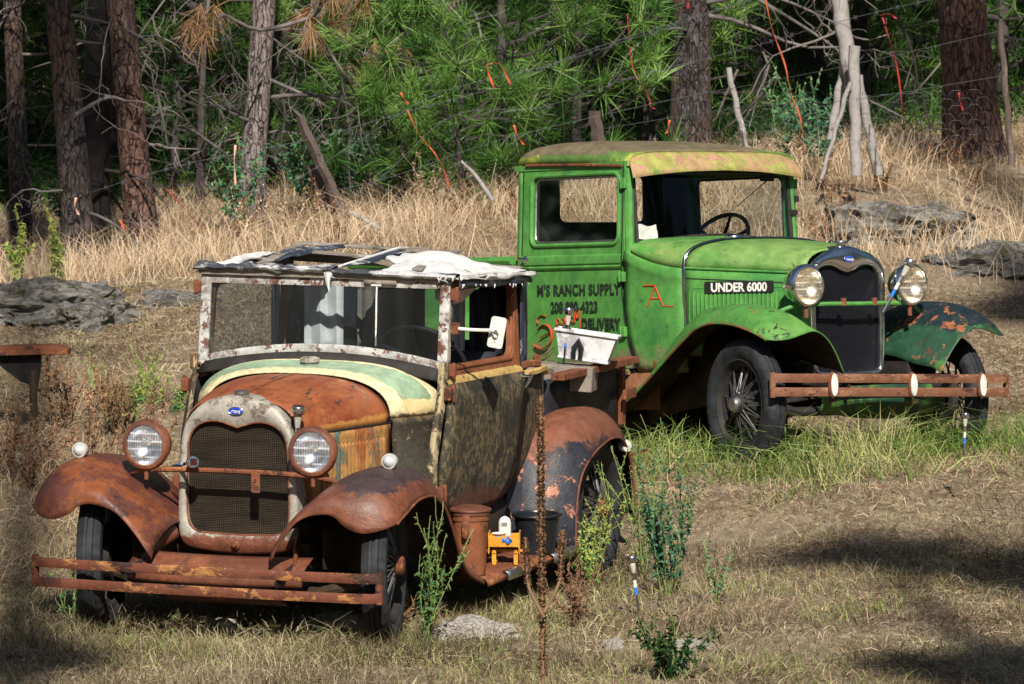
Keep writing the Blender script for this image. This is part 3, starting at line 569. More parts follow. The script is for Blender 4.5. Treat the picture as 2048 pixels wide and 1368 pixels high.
        g = G(); rr = rrect(-1.935, -1.195, 1.235, 1.587, .04, 6); g.tube([(x, s*(yf(x, z)-.014), z) for x, z in rr], .007, 6, closed=True); put('window_channel', g, M['steel'] if s < 0 else M['dark'], d)
        g = G(); g.prism(rrect(-1.93, -1.2, 1.24, 1.58, .03), [], lambda u, v, t: (u, s*(yf(u, v)-.014-t), v), .003); put('glass', g, M['glass'], d)
        g = G(); sec = [(.0, 1.163), (.010, 1.155), (.014, 1.135), (.012, 1.112), (.004, 1.102), (.012, 1.094), (.008, 1.082), (.0, 1.076)]
        g.grid([[(x, s*(yf(x, z)+o_+.001), z) for o_, z in sec] for x in np.linspace(-2.032, -1.143, 6)]); put('belt_moulding', g, gr, d)
        for z in (1.545, 1.035, .735):
            g = G(); g.box((-1.128, s*(yf(0, z)+.012), z), (.040, .026, .055)); g.tube([(-1.141, s*(yf(0, z)+.020), z-.03), (-1.141, s*(yf(0, z)+.020), z+.03)], .009, 8); put('hinge', g, gr, d, bevel=.003)
        door_handle(d, -1.985, s*.63, 1.142, s)
        g = G(); g.tube([(-1.143, s*(yf(0, z)+.0035), z) for z in (1.65, 1.4, 1.12)]+[(-1.141, s*.6255, .95), (-1.129, s*.6225, .82), (-1.101, s*.6175, .67), (-1.063, s*.6045, .535)], .0035, 5)
        g.tube([(-2.032, s*(yf(0, z)+.0025), z) for z in (1.65, 1.4, 1.12, .9, .7, .535)], .003, 5); put('panel_gap', g, M['dark'], d)
        if s < 0:
            def lay(me, x, z, name='lettering', rot=0., y=-.6275):
                o = put(name, me, None, d); o.matrix_local = Matrix(((1, 0, 0, x), (0, 0, -1, y), (0, 1, 0, z), (0, 0, 0, 1))) @ Matrix.Rotation(rot, 4, 'Z'); return o
            lay(text_mesh("M'S RANCH SUPPLY", .084, M['black_paint'], .0015, 'RIGHT', .0022, .92, 1.10), -1.158, .940)
            lay(text_mesh('208 890-4323', .084, M['black_paint'], .0015, 'RIGHT', .0022, .84, 1.06), -1.352, .846)
            lay(text_mesh('DELIVERY', .084, M['black_paint'], .0015, 'RIGHT', .0022, .88, 1.08), -1.160, .752)
            # red brush script: big looping S, p e e d y
            g = G()
            def br(pts, r=.006): g.tube([(x, -.6285, z) for x, z in [(q[0], q[1]) for q in cr([(a, b, 0) for a, b in pts], 5)]], r, 6, flat=.35, up=(0, 1, 0))
            br([(-1.815, .825), (-1.85, .832), (-1.89, .81), (-1.885, .785)], .006); br([(-1.89, .750), (-1.84, .778), (-1.785, .768), (-1.762, .735), (-1.77, .69), (-1.81, .655), (-1.87, .645), (-1.92, .67)], .009); br([(-1.87, .705), (-1.82, .722), (-1.775, .738)], .007); br([(-1.90, .600), (-1.82, .612), (-1.74, .655)], .004)
            for i, x in enumerate((-1.70, -1.655, -1.612)): br([(x-.02, .775+.004*i), (x+.008, .785+.004*i), (x+.006, .808+.004*i), (x-.014, .808+.004*i), (x-.018, .785+.004*i), (x+.0, .770+.004*i), (x+.02, .776+.004*i)], .0038)
            br([(-1.568, .79), (-1.59, .80), (-1.585, .82), (-1.562, .82), (-1.558, .79)], .0038); br([(-1.556, .79), (-1.555, .82), (-1.553, .85)], .0042)
            br([(-1.542, .85), (-1.540, .82), (-1.520, .815), (-1.512, .86)], .0045); br([(-1.512, .86), (-1.510, .80), (-1.507, .76)], .0045); put('script_lettering', g, M['red_paint'], d)
    # brand mark on cowl side: 7, A, lazy bar
    g = G(); yb = -.6175
    for a, b in (((-.972, .984), (-.888, .984)), ((-.888, .984), (-.945, .868)), ((-.892, .984), (-.832, .869)), ((-.926, .915), (-.855, .913)), ((-.828, .872), (-.765, .869))):
        ya = [-(tab(-p[0], [.70, .80, .92, 1.03, 1.13], [.553, .580, .600, .613, .618])+.0035) for p in (a, b)]; g.tube([(a[0], ya[0], a[1]), (b[0], ya[1], b[1])], .0045, 6)
    put('painted_brand', g, M['red_paint'], T)
    # UNDER 6000 plate on hood side
    x0, x1 = -.575, -.20; ya, yb_ = -hw(x0)-.008, -hw(x1)-.008; ang = math.atan2(yb_-ya, x1-x0); L = math.hypot(x1-x0, yb_-ya)
    g = G(); g.prism(rrect(-L/2, L/2, -.032, .032, .01), [], lambda u, v, t: (u, -t, v), .004); pl = put('plate', g, M['dark'], T, loc=((x0+x1)/2, (ya+yb_)/2, .968), rot=(0, 0, ang))
    o = put('lettering', text_mesh('UNDER 6000', .066, M['white_paint'], .001, 'CENTER', .0022, .90, 1.0), None, pl); o.matrix_local = Matrix(((1, 0, 0, 0), (0, 0, -1, -.0055), (0, 1, 0, -.023), (0, 0, 0, 1)))
    # roof and visor
    def zr(x, k):
        if k: return tab(-x, [1.10, 1.2, 1.4, 1.65, 1.9, 2.0, 2.08, 2.125], [1.722, 1.742, 1.778, 1.800, 1.800, 1.79, 1.762, 1.672])
        return tab(-x, [1.10, 1.5, 1.9, 2.08, 2.125], [1.638, 1.662, 1.675, 1.672, 1.660])
    rows = []
    for x in list(np.linspace(-1.10, -2.0, 14))+[-2.05, -2.085, -2.11, -2.125, -2.130]:
        e, c = zr(x, 0), zr(x, 1); k = tab(-x, [1.1, 2.0, 2.06, 2.085, 2.11, 2.125, 2.13], [1, 1, .995, .98, .955, .92, .90]); h = (.590 if x < -1.2 else tab(-x, [1.1, 1.2], [.585, .590]))*k+.0
        rows.append([(x, math.copysign(abs(math.cos(a))**.42, math.cos(a))*(h+.012), e+(c-e)*abs(math.sin(a))**.55) for a in np.linspace(0, math.pi, 31)])
    g = G(); g.grid(rows); b = len(g.v); rf = put('roof', g, M['roof_green'], T, thick=.012, inner=M['dark'], angle=60, off=-1)
    rows = []
    for t in np.linspace(0, 1, 6):
        r0 = [(math.copysign(abs(math.cos(a))**.42, math.cos(a))*.597, 1.638+.084*abs(math.sin(a))**.55) for a in np.linspace(0, math.pi, 31)]; x = lerp(-1.10, -.985, t)
        rows.append([(x-.05*(y/.6)**2*t, y*lerp(1, 1.04, t), lerp(z+.001, 1.572+.044*(1-(y/.60)**2), t)+.012*math.sin(math.pi*t)) for y, z in r0])
    g = G(); g.grid(rows); put('visor', g, M['visor'], rf, thick=.004, inner=M['dark'], off=-1, angle=60)
    g = G(); g.tube([(-1.102, y*1.005, z+.002) for y, z in r0], .0085, 7); put('roof_seam', g, M['roof_green'], rf)
    # fenders
    def stn(lx, lz, cx_, cz_, ix, iz, yi=.34): return [(ix, yi, iz), (lerp(ix, cx_, .3), lerp(yi, .66, .25), lerp(iz, cz_, .42)), (lerp(ix, cx_, .6), lerp(yi, .66, .5), lerp(iz, cz_, .76)), (lerp(ix, cx_, .9), lerp(yi, .66, .75), lerp(iz, cz_, .95)), (cx_, .66, cz_), (lerp(cx_, lx, .4), .74, lerp(cz_, lz, .12)), (lerp(cx_, lx, .85), .81, lerp(cz_, lz, .5)), (lx, .842, lz)]
    F_ = [[(.36, .34, .49), (.375, .42, .62), (.385, .50, .70), (.39, .58, .728), (.39, .66, .712), (.38, .74, .690), (.35, .81, .684), (.31, .842, .688)], stn(.27, .705, .31, .785, .30, .52), stn(.18, .735, .18, .84, .16, .54), stn(.04, .768, .02, .868, 0, .58), stn(-.12, .776, -.2, .873, -.2, .60), stn(-.265, .746, -.38, .845, -.4, .60), stn(-.405, .659, -.52, .765, -.58, .58), stn(-.55, .56, -.65, .645, -.72, .53), stn(-.723, .438, -.80, .495, -.86, .45), stn(-.90, .34, -.95, .385, -1.0, .38), stn(-1.10, .285, -1.12, .30, -1.14, .31)]
    for s in (-1, 1):
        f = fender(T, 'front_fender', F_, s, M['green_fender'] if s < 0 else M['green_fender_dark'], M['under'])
        B = [[(x, .50, z0+.02), (x, .60, z1), (x, .70, z1), (x, .81, z0+.012), (x, .842, z0)] for x, z0, z1 in ((-2.14, .285, .31), (-1.8, .285, .31), (-1.4, .285, .31), (-1.12, .287, .31))]
        g = G(); g.grid([[(p[0], p[1]*s, p[2]) for p in r] for r in B]); put('running_board', g, gr, T, thick=.012, off=0)
        g = G(); g.grid([[(x, s*.585, .51), (x, s*.60, .42), (x, s*.60, .31)] for x in (-.86, -1.5, -2.14)]); put('splash_apron', g, gr, T, thick=.004)
        g = G(); g.grid([[(x, s*.50, zb), (x, s*.50, zt)] for x, zb, zt in ((-.05, .40, .80), (-.5, .34, .76), (-.8, .30, .50), (-1.13, .22, .36))]); g.grid([[(x, s*.52, zb), (x, s*.52, .30)] for x, zb in ((-1.1, .16), (-2.1, .16))]); put('inner_panel', g, M['under'], T, thick=.004)
        R_ = [stn(-2.16, .30, -2.10, .32, -2.05, .34, .50), stn(-2.20, .48, -2.12, .56, -2.08, .55, .50), stn(-2.34, .66, -2.28, .77, -2.26, .74, .50), stn(-2.62, .76, -2.62, .865, -2.62, .84, .50), stn(-2.88, .66, -2.94, .76, -2.96, .74, .50), stn(-3.0, .45, -3.08, .50, -3.1, .5, .50), stn(-3.02, .32, -3.1, .34, -3.12, .34, .5)]
        fender(T, 'rear_fender', R_, s, M['green_fender'], M['under'])
    # radiator
    out = [(0, 1.182), (.06, 1.174), (.13, 1.150), (.20, 1.118), (.25, 1.075), (.268, 1.02), (.268, .85), (.264, .66), (.255, .52), (.236, .487), (.12, .482), (0, .482)]
    inn = [(0, 1.038), (.05, 1.052), (.11, 1.075), (.17, 1.072), (.21, 1.045), (.226, 1.00), (.228, .85), (.226, .66), (.222, .545), (.205, .512), (.1, .506), (0, .506)]
    g, ii = shell_ring(out, inn, -.10, .012, .03); sh = put('radiator_shell', g, M['chrome'], T, angle=50)
    core = G(); pts = [(y, z) for y, z in ii]+[(-y, z) for y, z in ii[-2:0:-1]]; core.prism([(p[0]*1.03, (p[1]-.8)*1.02+.8) for p in pts], [], lambda u, v, t: (-.022-t, u, v), .06); put('radiator_core', core, M['core_black'], sh)
    ford_badge(sh, .018, 1.108)
    g = G(); g.lathe([(1.172, .028), (1.186, .028), (1.188, .04), (1.198, .042), (1.206, .040), (1.209, .0001)], (-.045, 0, 0), 'z', 24); put('radiator_cap', g, M['chrome'], sh)
    for s in (-1, 1): headlight(T, .10, s*.372, .968, .112, .094, M['chrome'], M['chrome'], M['lens_warm'], yaw=-s*0.0)
    g = G(); g.tube(cr([(-.02, -.56, .80), (.04, -.44, .855), (.07, -.36, .865), (.085, -.2, .87), (.09, 0, .868), (.085, .2, .87), (.07, .36, .865), (.04, .44, .855), (-.02, .56, .80)], 4), .012, 8); hb = put('headlight_bar', g, gr, T)
    for s in (-1, 1):
        g = G(); g.tube([(.09, s*.37, .862), (.09, s*.37, .80)], .012, 8); g.lathe([(-.02, .016), (.02, .016)], (.095, s*.11, .88), 'z', 10); put('bolt', g, M['rust'], hb)
    g = G(); g.grid([[(.30-.05*(abs(y)/.5)**2, y, .44-.02*abs(y)), (.34-.06*(abs(y)/.5)**2, y, .36), (.30-.05*(abs(y)/.5)**2, y, .255+.25*abs(y)**2)] for y in np.linspace(-.44, .44, 12)]); put('front_apron', g, M['green_fender_dark'], T, thick=.004)
    bp = bumper_bars(T, M['rust_bar2'], .43, -.86, .83, .490, .418, .047, -.0235)
    for y, dx in ((-.50, 0), (.06, 0), (.56, 0)):
        z = .455-.0235*(y+.86); g = G(); g.lathe([(0, 1.), (.012, .98), (.02, .8), (.022, .0001)], axis='x', n=28); g.v = [(a+.435, y+b*.026, z+c*.070) for a, b, c in g.v]; put('medallion', g, M['rust'], bp)
        g = G(); g.lathe([(.02, .86), (.025, .82), (.027, .0001)], axis='x', n=28); g.v = [(a+.435, y+b*.026, z+c*.070) for a, b, c in g.v]; put('medallion_face', g, M['white_paint'], bp)
    for x, y, sgn in ((0, -.72, -1), (0, .72, 1), (-2.63, -.72, -1), (-2.63, .72, 1)): make_wheel(T, x, y, .35, sgn, .345, .228, .060, -.17 if x == 0 else 0, cap_m=M['steel'], spoke_m=M['spoke'] if sgn < 0 else None)
    chassis(T, M['frame_black'])
    # pickup box
    g = G()
    for s in (-1, 1): g.box((-2.95, s*.56, .93), (1.55, .02, .42)); g.tube([(-2.17, s*.58, 1.14), (-3.73, s*.58, 1.14)], .025, 8)
    g.box((-2.18, 0, .93), (.02, 1.1, .42)); g.box((-3.72, 0, .93), (.02, 1.1, .42)); g.box((-2.95, 0, .73), (1.55, 1.1, .02)); put('cargo_bed', g, gr, T)
    # crumpled paper on the dash
    g = G(); rows = []
    for i in range(6): rows.append([(-1.155-.02*i/5, -.53+.036*j, 1.235+.016*i+.006*math.sin(i*2.3+j*1.7)+.01*random.random()) for j in range(6)])
    g.grid(rows); p = put('crumpled_paper', g, M['white_paint'], None, angle=0); p.matrix_world = MG; tag(p, 'crumpled white paper lying inside the green truck at the corner of its windshield', 'paper')
    return T
# ---------------------------------------------------------------- rusty pickup
def dz(x): return -.030*(-x-1.0)   # the tired body sags towards its tail
def rusty_truck():
    T = empty('pickup_truck', label='rusty antique pickup with black peeling doors and a tattered open canvas roof', cat='pickup truck'); T.matrix_world = MR
    # radiator
    out = [(0, 1.158), (.03, 1.1575), (.07, 1.153), (.12, 1.142), (.18, 1.113), (.23, 1.065), (.262, 1.0), (.280, .90), (.287, .75), (.291, .62), (.288, .53), (.268, .487), (.22, .465), (.1, .452), (0, .448)]
    inn = [(0, 1.018), (.04, 1.030), (.09, 1.043), (.15, 1.040), (.20, 1.015), (.232, .965), (.243, .88), (.246, .75), (.246, .63), (.232, .572), (.195, .545), (.1, .538), (0, .536)]
    g, ii = shell_ring(out, inn, -.12, .004, .03); sh = put('radiator_shell', g, M['shell_old'], T, angle=50)
    core = G(); pts = [(y, z) for y, z in ii]+[(-y, z) for y, z in ii[-2:0:-1]]; core.prism([(p[0]*1.03, (p[1]-.8)*1.02+.8) for p in pts], [], lambda u, v, t: (-.028-t, u, v), .06); put('radiator_core', core, M['core'], sh)
    g = G(); g.tube([(-.006, y, z) for y, z in pts], .006, 6, closed=True); put('grille_edge', g, M['rust'], sh)
    ford_badge(sh, .010, 1.092)
    g = G(); g.lathe([(1.145, .026), (1.162, .026), (1.163, .034), (1.176, .034), (1.179, .0001)], (-.055, 0, 0), 'z', 24); put('radiator_cap', g, M['steel'], sh)
    g = G(); g.lathe([(0, .016), (.012, .022), (.02, .012), (.03, .010), (.032, .0001)], (.004, -.005, .495), 'x', 14); put('crank_hole_cover', g, M['rust'], sh)
    # hood
    st = [(-.04, .272, .985, 1.148), (-.2, .325, .985, 1.168), (-.38, .380, .985, 1.182), (-.55, .425, .985, 1.190), (-.685, .455, .985, 1.192)]
    rows = smooth_rows(rows_of(st, 14, .78, .85), 4, 1); g = G(); g.grid(rows); hd = put('hood', g, M['hood_rust'], T, thick=.003, inner=M['under'], angle=50)
    g = G(); g.tube([(x, 0, tab(-x, [.04, .2, .38, .55, .685], [1.149, 1.169, 1.183, 1.191, 1.193])) for x in np.linspace(-.05, -.68, 12)], .0045, 6); put('hinge', g, M['rust'], hd)
    def hw(x): return tab(-x, [.04, .2, .38, .55, .685], [.272, .325, .380, .425, .455])
    for s in (-1, 1):
        g = G(); rows = []
        for k in range(12):
            x = lerp(-.04, -.685, k/11); h = hw(x); rows.append([(x, s*(h+.003), .983), (x, s*(h+.003), .95), (x, s*h, .8), (x, s*(h-.01), .66), (x, s*(h-.02), .56)])
        g.grid(rows); sd = put('hood_side', g, M['louver_old'], T, thick=.003, inner=M['under'], off=1 if s > 0 else -1, angle=50)
        g = G(); g.tube([(x, s*(hw(x)+.004), .985) for x in np.linspace(-.04, -.685, 10)], .005, 6); put('hood_edge', g, M['dark'], sd)
        g = G()
        for k in range(18):
            x = -.20-.425*k/17; g.tube([(x, s*(hw(x)-.004), .925), (x, s*(hw(x)+.008), .912), (x, s*(hw(x)+.008), .72), (x, s*(hw(x)-.004), .70)], .0085, 6, flat=1.2)
        put('louvers', g, M['louver_old'], sd)
    # cowl: raised cream band, mint patches
    cab = empty('cab_body'); cab.parent = T
    rows = []
    for x, h, zt in ((-.685, .457, 1.194), (-.69, .470, 1.204), (-.72, .495, 1.212), (-.80, .545, 1.222), (-.90, .585, 1.232), (-.99, .605, 1.236)):
        sec = arc_sec(h, 1.00, zt, 14, .70, .80); rows.append([(x-.0*abs(y), y, z) for y, z in sec])
    g = G(); g.grid(smooth_rows(rows, 3, 1)); put('cowl_top', g, M['cowl_paint'], cab, thick=.003, inner=M['dark'], angle=50)
    for s in (-1, 1):
        g = G(); rows = []
        for k in range(9):
            t = k/8; x = lerp(-.685, -.925, t); h = tab(-x, [.685, .72, .80, .925], [.460, .500, .552, .602])
            xb = lerp(-.685, -.80, t); rows.append([(x, s*(h-.004), 1.004), (x, s*(h+.010), .985), (x, s*(h+.004), .93), (lerp(x, xb, .7), s*(h+.012), .80), (xb, s*(h+.012), .70), (xb-.03*t, s*(h-.0), .56)])
        g.grid(smooth_rows(rows, 1, 3)); put('cowl_side', g, M['cowl_paint'], cab, thick=.003, inner=M['dark'], off=1 if s > 0 else -1, angle=50)
        g = G(); rows = []
        for z, x in ((1.24, -.955), (1.16, -.945), (1.10, -.935), (.98, -.885), (.86, -.835), (.76, -.805), (.68, -.812), (.56, -.87)):
            rows.append([(x+.03, s*.600, z), (x+.022, s*.622, z), (x-.005, s*.632, z), (x-.03, s*.630, z)])
        g.grid(smooth_rows(rows, 3, 1)); put('door_pillar', g, M['pillar_paint'], cab, thick=.004, off=0)
        g = G(); g.tube([(-1.03, s*.590, 1.18), (-1.035, s*.592, 1.3), (-1.075, s*.594, 1.60)], .024, 8, flat=1.1); put('windshield_post', g, M['pillar_paint'], cab)
    g = G(); rows = []
    for y in np.linspace(-.60, .60, 21):
        b = .060*(1-(y/.6)**2); rows.append([(-.93, y, 1.165+b*.9-.02*abs(y)), (-.975, y, 1.19+b), (-.985, y, 1.215+b)])
    g.grid(rows); put('windshield_base', g, M['frame_black'], cab, thick=.01, off=0)
    g = G(); g.lathe([(1.228, .034), (1.24, .036), (1.246, .046), (1.262, .046), (1.268, .030), (1.270, .0001)], (-.84, 0, -.012), 'z', 12); put('fuel_cap', g, M['shell_old'], T)
    # windshield
    def bow(y): return .070*(1-(y/.6)**2)
    W = empty('windshield_frame'); W.parent = T; N = 17
    def wp(y, t): return (lerp(-.985, -1.040, t), y, lerp(1.195+bow(y), 1.608, t))
    g = G()
    rows = [[(wp(y, 0)[0]+dx, y, wp(y, 0)[2]+dz_) for dx, dz_ in ((.008, 0), (.012, .018), (.008, .038), (-.01, .038), (-.01, 0))] for y in np.linspace(-.612, .612, N)]; g.grid(rows, True)
    rows = [[(-1.036+dx, y, 1.568+dz_) for dx, dz_ in ((.008, 0), (.012, .018), (.008, .036), (-.01, .036), (-.01, 0))] for y in np.linspace(-.612, .612, N)]; g.grid(rows, True)
    for s in (-1, 1):
        g.grid([[(wp(s*.6, t)[0]+dx, s*yy, wp(0, 0)[2]*0+lerp(1.19, 1.606, t)) for dx, yy in ((.009, .572), (.015, .595), (.009, .620), (-.01, .620), (-.01, .572))] for t in np.linspace(0, 1, 6)], True)
    put('frame', g, M['frame_white'], W, angle=50)
    g = G(); g.grid([[(wp(y, .08)[0], y, wp(y, 0)[2]+.03) for y in np.linspace(-.58, .58, N)], [(-1.035, y, 1.575) for y in np.linspace(-.58, .58, N)]]); put('glass', g, M['glass_dusty'], W)
    g = G(); g.tube([(-1.02, .262, 1.585), (-1.012, .262, 1.53), (-1.0, .262, 1.30)], .004, 6); g.box((-1.022, .26, 1.585), (.02, .05, .02)); put('wiper', g, M['white_paint'], W)
    g = G(); g.grid([[(-1.018-.0*u, y, z) for y in np.linspace(.20, .36, 6)] for u, z in ((0, 1.606), (1, 1.592), (2, 1.582+.0))]); put('torn_strip', g, M['wood_grey'], W, thick=.006)
    for s in (-1, 1):
        for z in (1.545, 1.20):
            g = G(); g.box((-.992-(z-1.2)*.13, s*.640, z), (.035, .035, .055)); g.tube([(-.985-(z-1.2)*.13, s*.652, z-.035), (-.985-(z-1.2)*.13, s*.652, z+.035)], .010, 8); put('hinge', g, M['rust'], W, bevel=.003)
    # doors
    def yf(x, z): return tab(z, [.5, .60, .72, .9, 1.08, 1.12, 1.22, 1.6], [.590, .615, .632, .642, .640, .628, .596, .584])
    for s in (-1, 1):
        d = empty('door'); d.parent = T
        rows = []
        for z in (1.135, 1.05, .98, .90, .82, .74, .66, .60, .55, .515):
            xf = -tab(z, [.515, .56, .60, .68, .76, .86, .98, 1.10, 1.135], [1.06, .95, .895, .825, .815, .842, .892, .940, .948]); xr = -tab(z, [.515, .55, .60, .68, .80, .95, 1.02, 1.135], [1.60, 1.70, 1.775, 1.835, 1.875, 1.90, 1.92, 1.93])
            rows.append([(lerp(xr, xf, k/8), s*(yf(0, z)+.006), z+dz(lerp(xr, xf, k/8))*tab(z, [.5, 1.1], [0, 1])) for k in range(9)])
        g = G(); g.grid(rows); put('door_skin', g, M['door_paint'], d, thick=.02, inner=M['dark'], off=1 if s > 0 else -1, angle=40)
        up = [(-.965, 1.13), (-1.012, 1.215), (-1.058, 1.58), (-1.985, 1.575), (-1.925, 1.13)]; hole = rrect(-1.90, -1.060, 1.215, 1.555, .05)
        hole = [(x+(z-1.4)*-.12, z) for x, z in hole]
        g = G(); g.prism(up, [hole], lambda u, v, t: (u, s*(yf(u, v)+.005-t), v+dz(u)), .03); put('window_frame', g, M['window_rust'], d, bevel=.004, angle=40)
        g = G(); g.tube([(x, s*(yf(x, z)+.006), z+dz(x)) for x, z in [((a+1.47)*1.035-1.47, (b-1.385)*1.08+1.385) for a, b in hole]], .009, 7, closed=True); put('window_moulding', g, M['window_rust'], d)
        g = G(); sec = [(.0, 1.172), (.010, 1.162), (.014, 1.14), (.012, 1.118), (.004, 1.112), (.0, 1.106)]
        g.grid([[(x, s*(yf(x, z)+o_+.007), z+dz(x)-.004) for o_, z in sec] for x in np.linspace(-1.935, -.945, 8)]); put('belt_moulding', g, M['belt_paint'], d)
        for x, z in ((-.935, 1.10), (-.822, .655)):
            g = G(); g.box((x+.015, s*.655, z), (.05, .035, .06)); g.tube([(x, s*.668, z-.04), (x, s*.668, z+.04)], .011, 8); put('hinge', g, M['rust'], d, bevel=.004)
        door_handle(d, -1.895, s*.652, 1.115+dz(-1.9), s, .045)
        g = G(); g.tube([(x-.004, s*(yf(0, z)+.0075), z) for z, x in ((.60, -.895), (.68, -.825), (.76, -.815), (.86, -.842), (.98, -.892), (1.10, -.940), (1.17, -.95))], .0045, 5)
        g.tube([(x, s*(yf(0, z)+.0075), z+dz(x)*tab(z, [.5, 1.1], [0, 1])) for z, x in ((.55, -1.70), (.60, -1.775), (.68, -1.835), (.80, -1.875), (.95, -1.90), (1.02, -1.92), (1.135, -1.93), (1.4, -1.965))], .0045, 5); put('panel_gap', g, M['dark'], d)
        # quarter panel behind door down to the wheel arch
        rows = []
        for k in range(9):
            t = k/8; r = []
            for z in (1.12, 1.02, .92, .82, .72, .62, .53):
                x0 = -tab(z, [.515, .55, .60, .68, .80, .95, 1.02, 1.135], [1.60, 1.70, 1.775, 1.835, 1.875, 1.90, 1.92, 1.93]); x1 = -tab(z, [.53, .72, .9, 1.12], [1.95, 2.16, 2.27, 2.30]); x = lerp(x0, x1, t)
                r.append((x, s*(yf(0, z)-.035*t**2+.003), z+dz(x)*tab(z, [.5, 1.1], [0, 1])))
            rows.append(r)
        g = G(); g.grid(rows); put('quarter_panel', g, M['door_paint'], cab, thick=.004, inner=M['dark'], off=-1 if s > 0 else 1, angle=40)
        g = G(); g.tube([(-1.935, s*.650, 1.125+dz(-1.93)), (-2.05, s*.650, 1.125+dz(-2.0)), (-2.2, s*.64, 1.10), (-2.31, s*.61, 1.07)], .017, 6, flat=1.5); put('belt_moulding', g, M['belt_paint'], cab)
        g = G(); g.grid([[(-2.295+.06*(1-t), s*(.605-.0*t), lerp(1.07, .80, t)), (-2.335+.06*(1-t)*0, s*(.595), lerp(1.06, .80, t)), (-2.35, s*.54, lerp(1.06, .80, t))] for t in np.linspace(0, 1, 5)]); put('body_corner', g, M['pillar_paint'], cab, thick=.004, off=0)
        # black fabric side curtain behind the door
        g = G(); rows = [[(lerp(-1.99, -2.20, u/5)+.01*math.sin(u*2.+z*5), s*(.615-.012*u+.008*math.sin(u*3.1+z*4)), z) for u in range(6)] for z in np.linspace(1.09, 1.545, 7)]; g.grid(rows); put('side_curtain', g, M['canvas_b'], T, thick=.004)
        g = G(); g.tube(cr([(-1.96, s*.63, 1.135), (-2.05, s*.64, 1.135), (-2.14, s*.64, 1.13), (-2.2, s*.61, 1.15)], 3), [.018]*10, 6); put('torn_moulding', g, M['rust'], T)
    # mirror on the left windshield post
    mr = empty('side_mirror'); mr.parent = T; g = G(); g.box((-1.005, .655, 1.392), (.03, .03, .05)); put('clamp', g, M['rust'], mr)
    g = G(); g.tube(cr([(-1.0, .665, 1.392), (-1.03, .73, 1.385), (-1.09, .80, 1.380), (-1.12, .815, 1.378)], 4), .008, 8); g.lathe([(0, .014), (.012, .014)], (-1.1, .815, 1.37), 'x', 10); put('arm', g, M['white_paint'], mr)
    g = G(); g.prism(rrect(-.036, .036, -.072, .072, .014), [], lambda u, v, t: (t, u, v), .012); put('mirror_back', g, M['white_paint'], mr, bevel=.004, loc=(-1.125, .812, 1.368), rot=(-.18, .0, .15))
    # interior
    g = G(); g.box((-1.5, 0, .56), (1.2, 1.16, .02)); g.box((-.70, 0, .82), (.02, .80, .46)); g.box((-2.0, 0, .86), (.02, 1.15, .6)); g.box((-1.03, 0, 1.13), (.04, 1.1, .10)); put('floor', g, M['dark'], cab)
    g = G(); g.prism([(-.60, .60), (.60, .60), (.60, 1.56), (-.60, 1.56)], [rrect(.10, .40, 1.24, 1.50, .04), rrect(-.57, -.44, 1.20, 1.50, .02)], lambda u, v, t: (-2.03-t, u, v), .01); put('back_panel', g, M['cloth_dark'], cab)
    g = G(); g.grid([[(x, y, z) for y in (-.55, -.2, .2, .55)] for x, z in ((-1.88, 1.20), (-1.80, 1.21), (-1.76, 1.1), (-1.72, .90), (-1.4, .92), (-1.34, .88), (-1.33, .6))]); put('seat', g, M['cloth_dark'], T, thick=.03)
    steering(T, -1.33, .36, 1.20, .215)
    for y0, y1, x, z0, z1, m_ in ((-.50, -.30, -1.98, 1.16, 1.55, 'curtain'), (.22, .33, -1.97, 1.10, 1.56, 'curtain'), (-.64, -.60, -1.9, 1.15, 1.55, 'curtain'), (-.06, .06, -1.99, 1.16, 1.50, 'cloth_dark'), (.36, .52, -1.96, 1.14, 1.50, 'cloth_dark'), (-.22, -.1, -1.97, 1.2, 1.55, 'wood_grey')):
        g = G(); g.grid([[(x+.014*math.sin(k*1.9+z*2), lerp(y0, y1, k/7)*(1-.0*z), z-.015*math.sin(k*1.3)) for k in range(8)] for z in np.linspace(z0, z1, 8)]); put('curtain', g, M[m_], T, thick=.003, off=0)
    # hanging headliner seen in the door window
    g = G(); g.grid([[(lerp(-1.15, -1.85, u/6), .50-.01*u, z-.05*math.sin(math.pi*u/6)*t) for u in range(7)] for t, z in ((0, 1.56), (.5, 1.53), (1, 1.51))]); put('headliner', g, M['curtain'], T, thick=.003)
    # roof: timber rails, bows and ragged canvas
    R = empty('roof'); R.parent = T
    def slat(a, b, w_, h_, nm='roof_slat', m_='wood_grey'):
        a, b = Vector(a), Vector(b); dd = b-a; q = dd.to_track_quat('X', 'Z').to_matrix(); g = G(); g.box((a+b)/2, (dd.length, w_, h_), q); return put(nm, g, M[m_], R, bevel=.003)
    slat((-1.03, -.62, 1.625), (-1.03, .62, 1.618), .04, .035, 'roof_header'); slat((-1.04, .60, 1.61), (-2.04, .605, 1.545), .04, .04, 'roof_rail', 'window_rust'); slat((-1.04, -.60, 1.62), (-2.04, -.60, 1.60), .04, .04, 'roof_rail')
    slat((-2.02, -.60, 1.62), (-2.02, .60, 1.58), .04, .04)
    slat((-1.10, -.36, 1.650), (-1.98, -.50, 1.69), .055, .012); slat((-1.95, -.47, 1.69), (-1.80, .33, 1.675), .055, .014); slat((-1.62, -.30, 1.675), (-1.58, .30, 1.650), .05, .014); slat((-1.12, .42, 1.648), (-1.95, .30, 1.672), .05, .014); slat((-1.3, .60, 1.62), (-1.95, .1, 1.68), .045, .012)
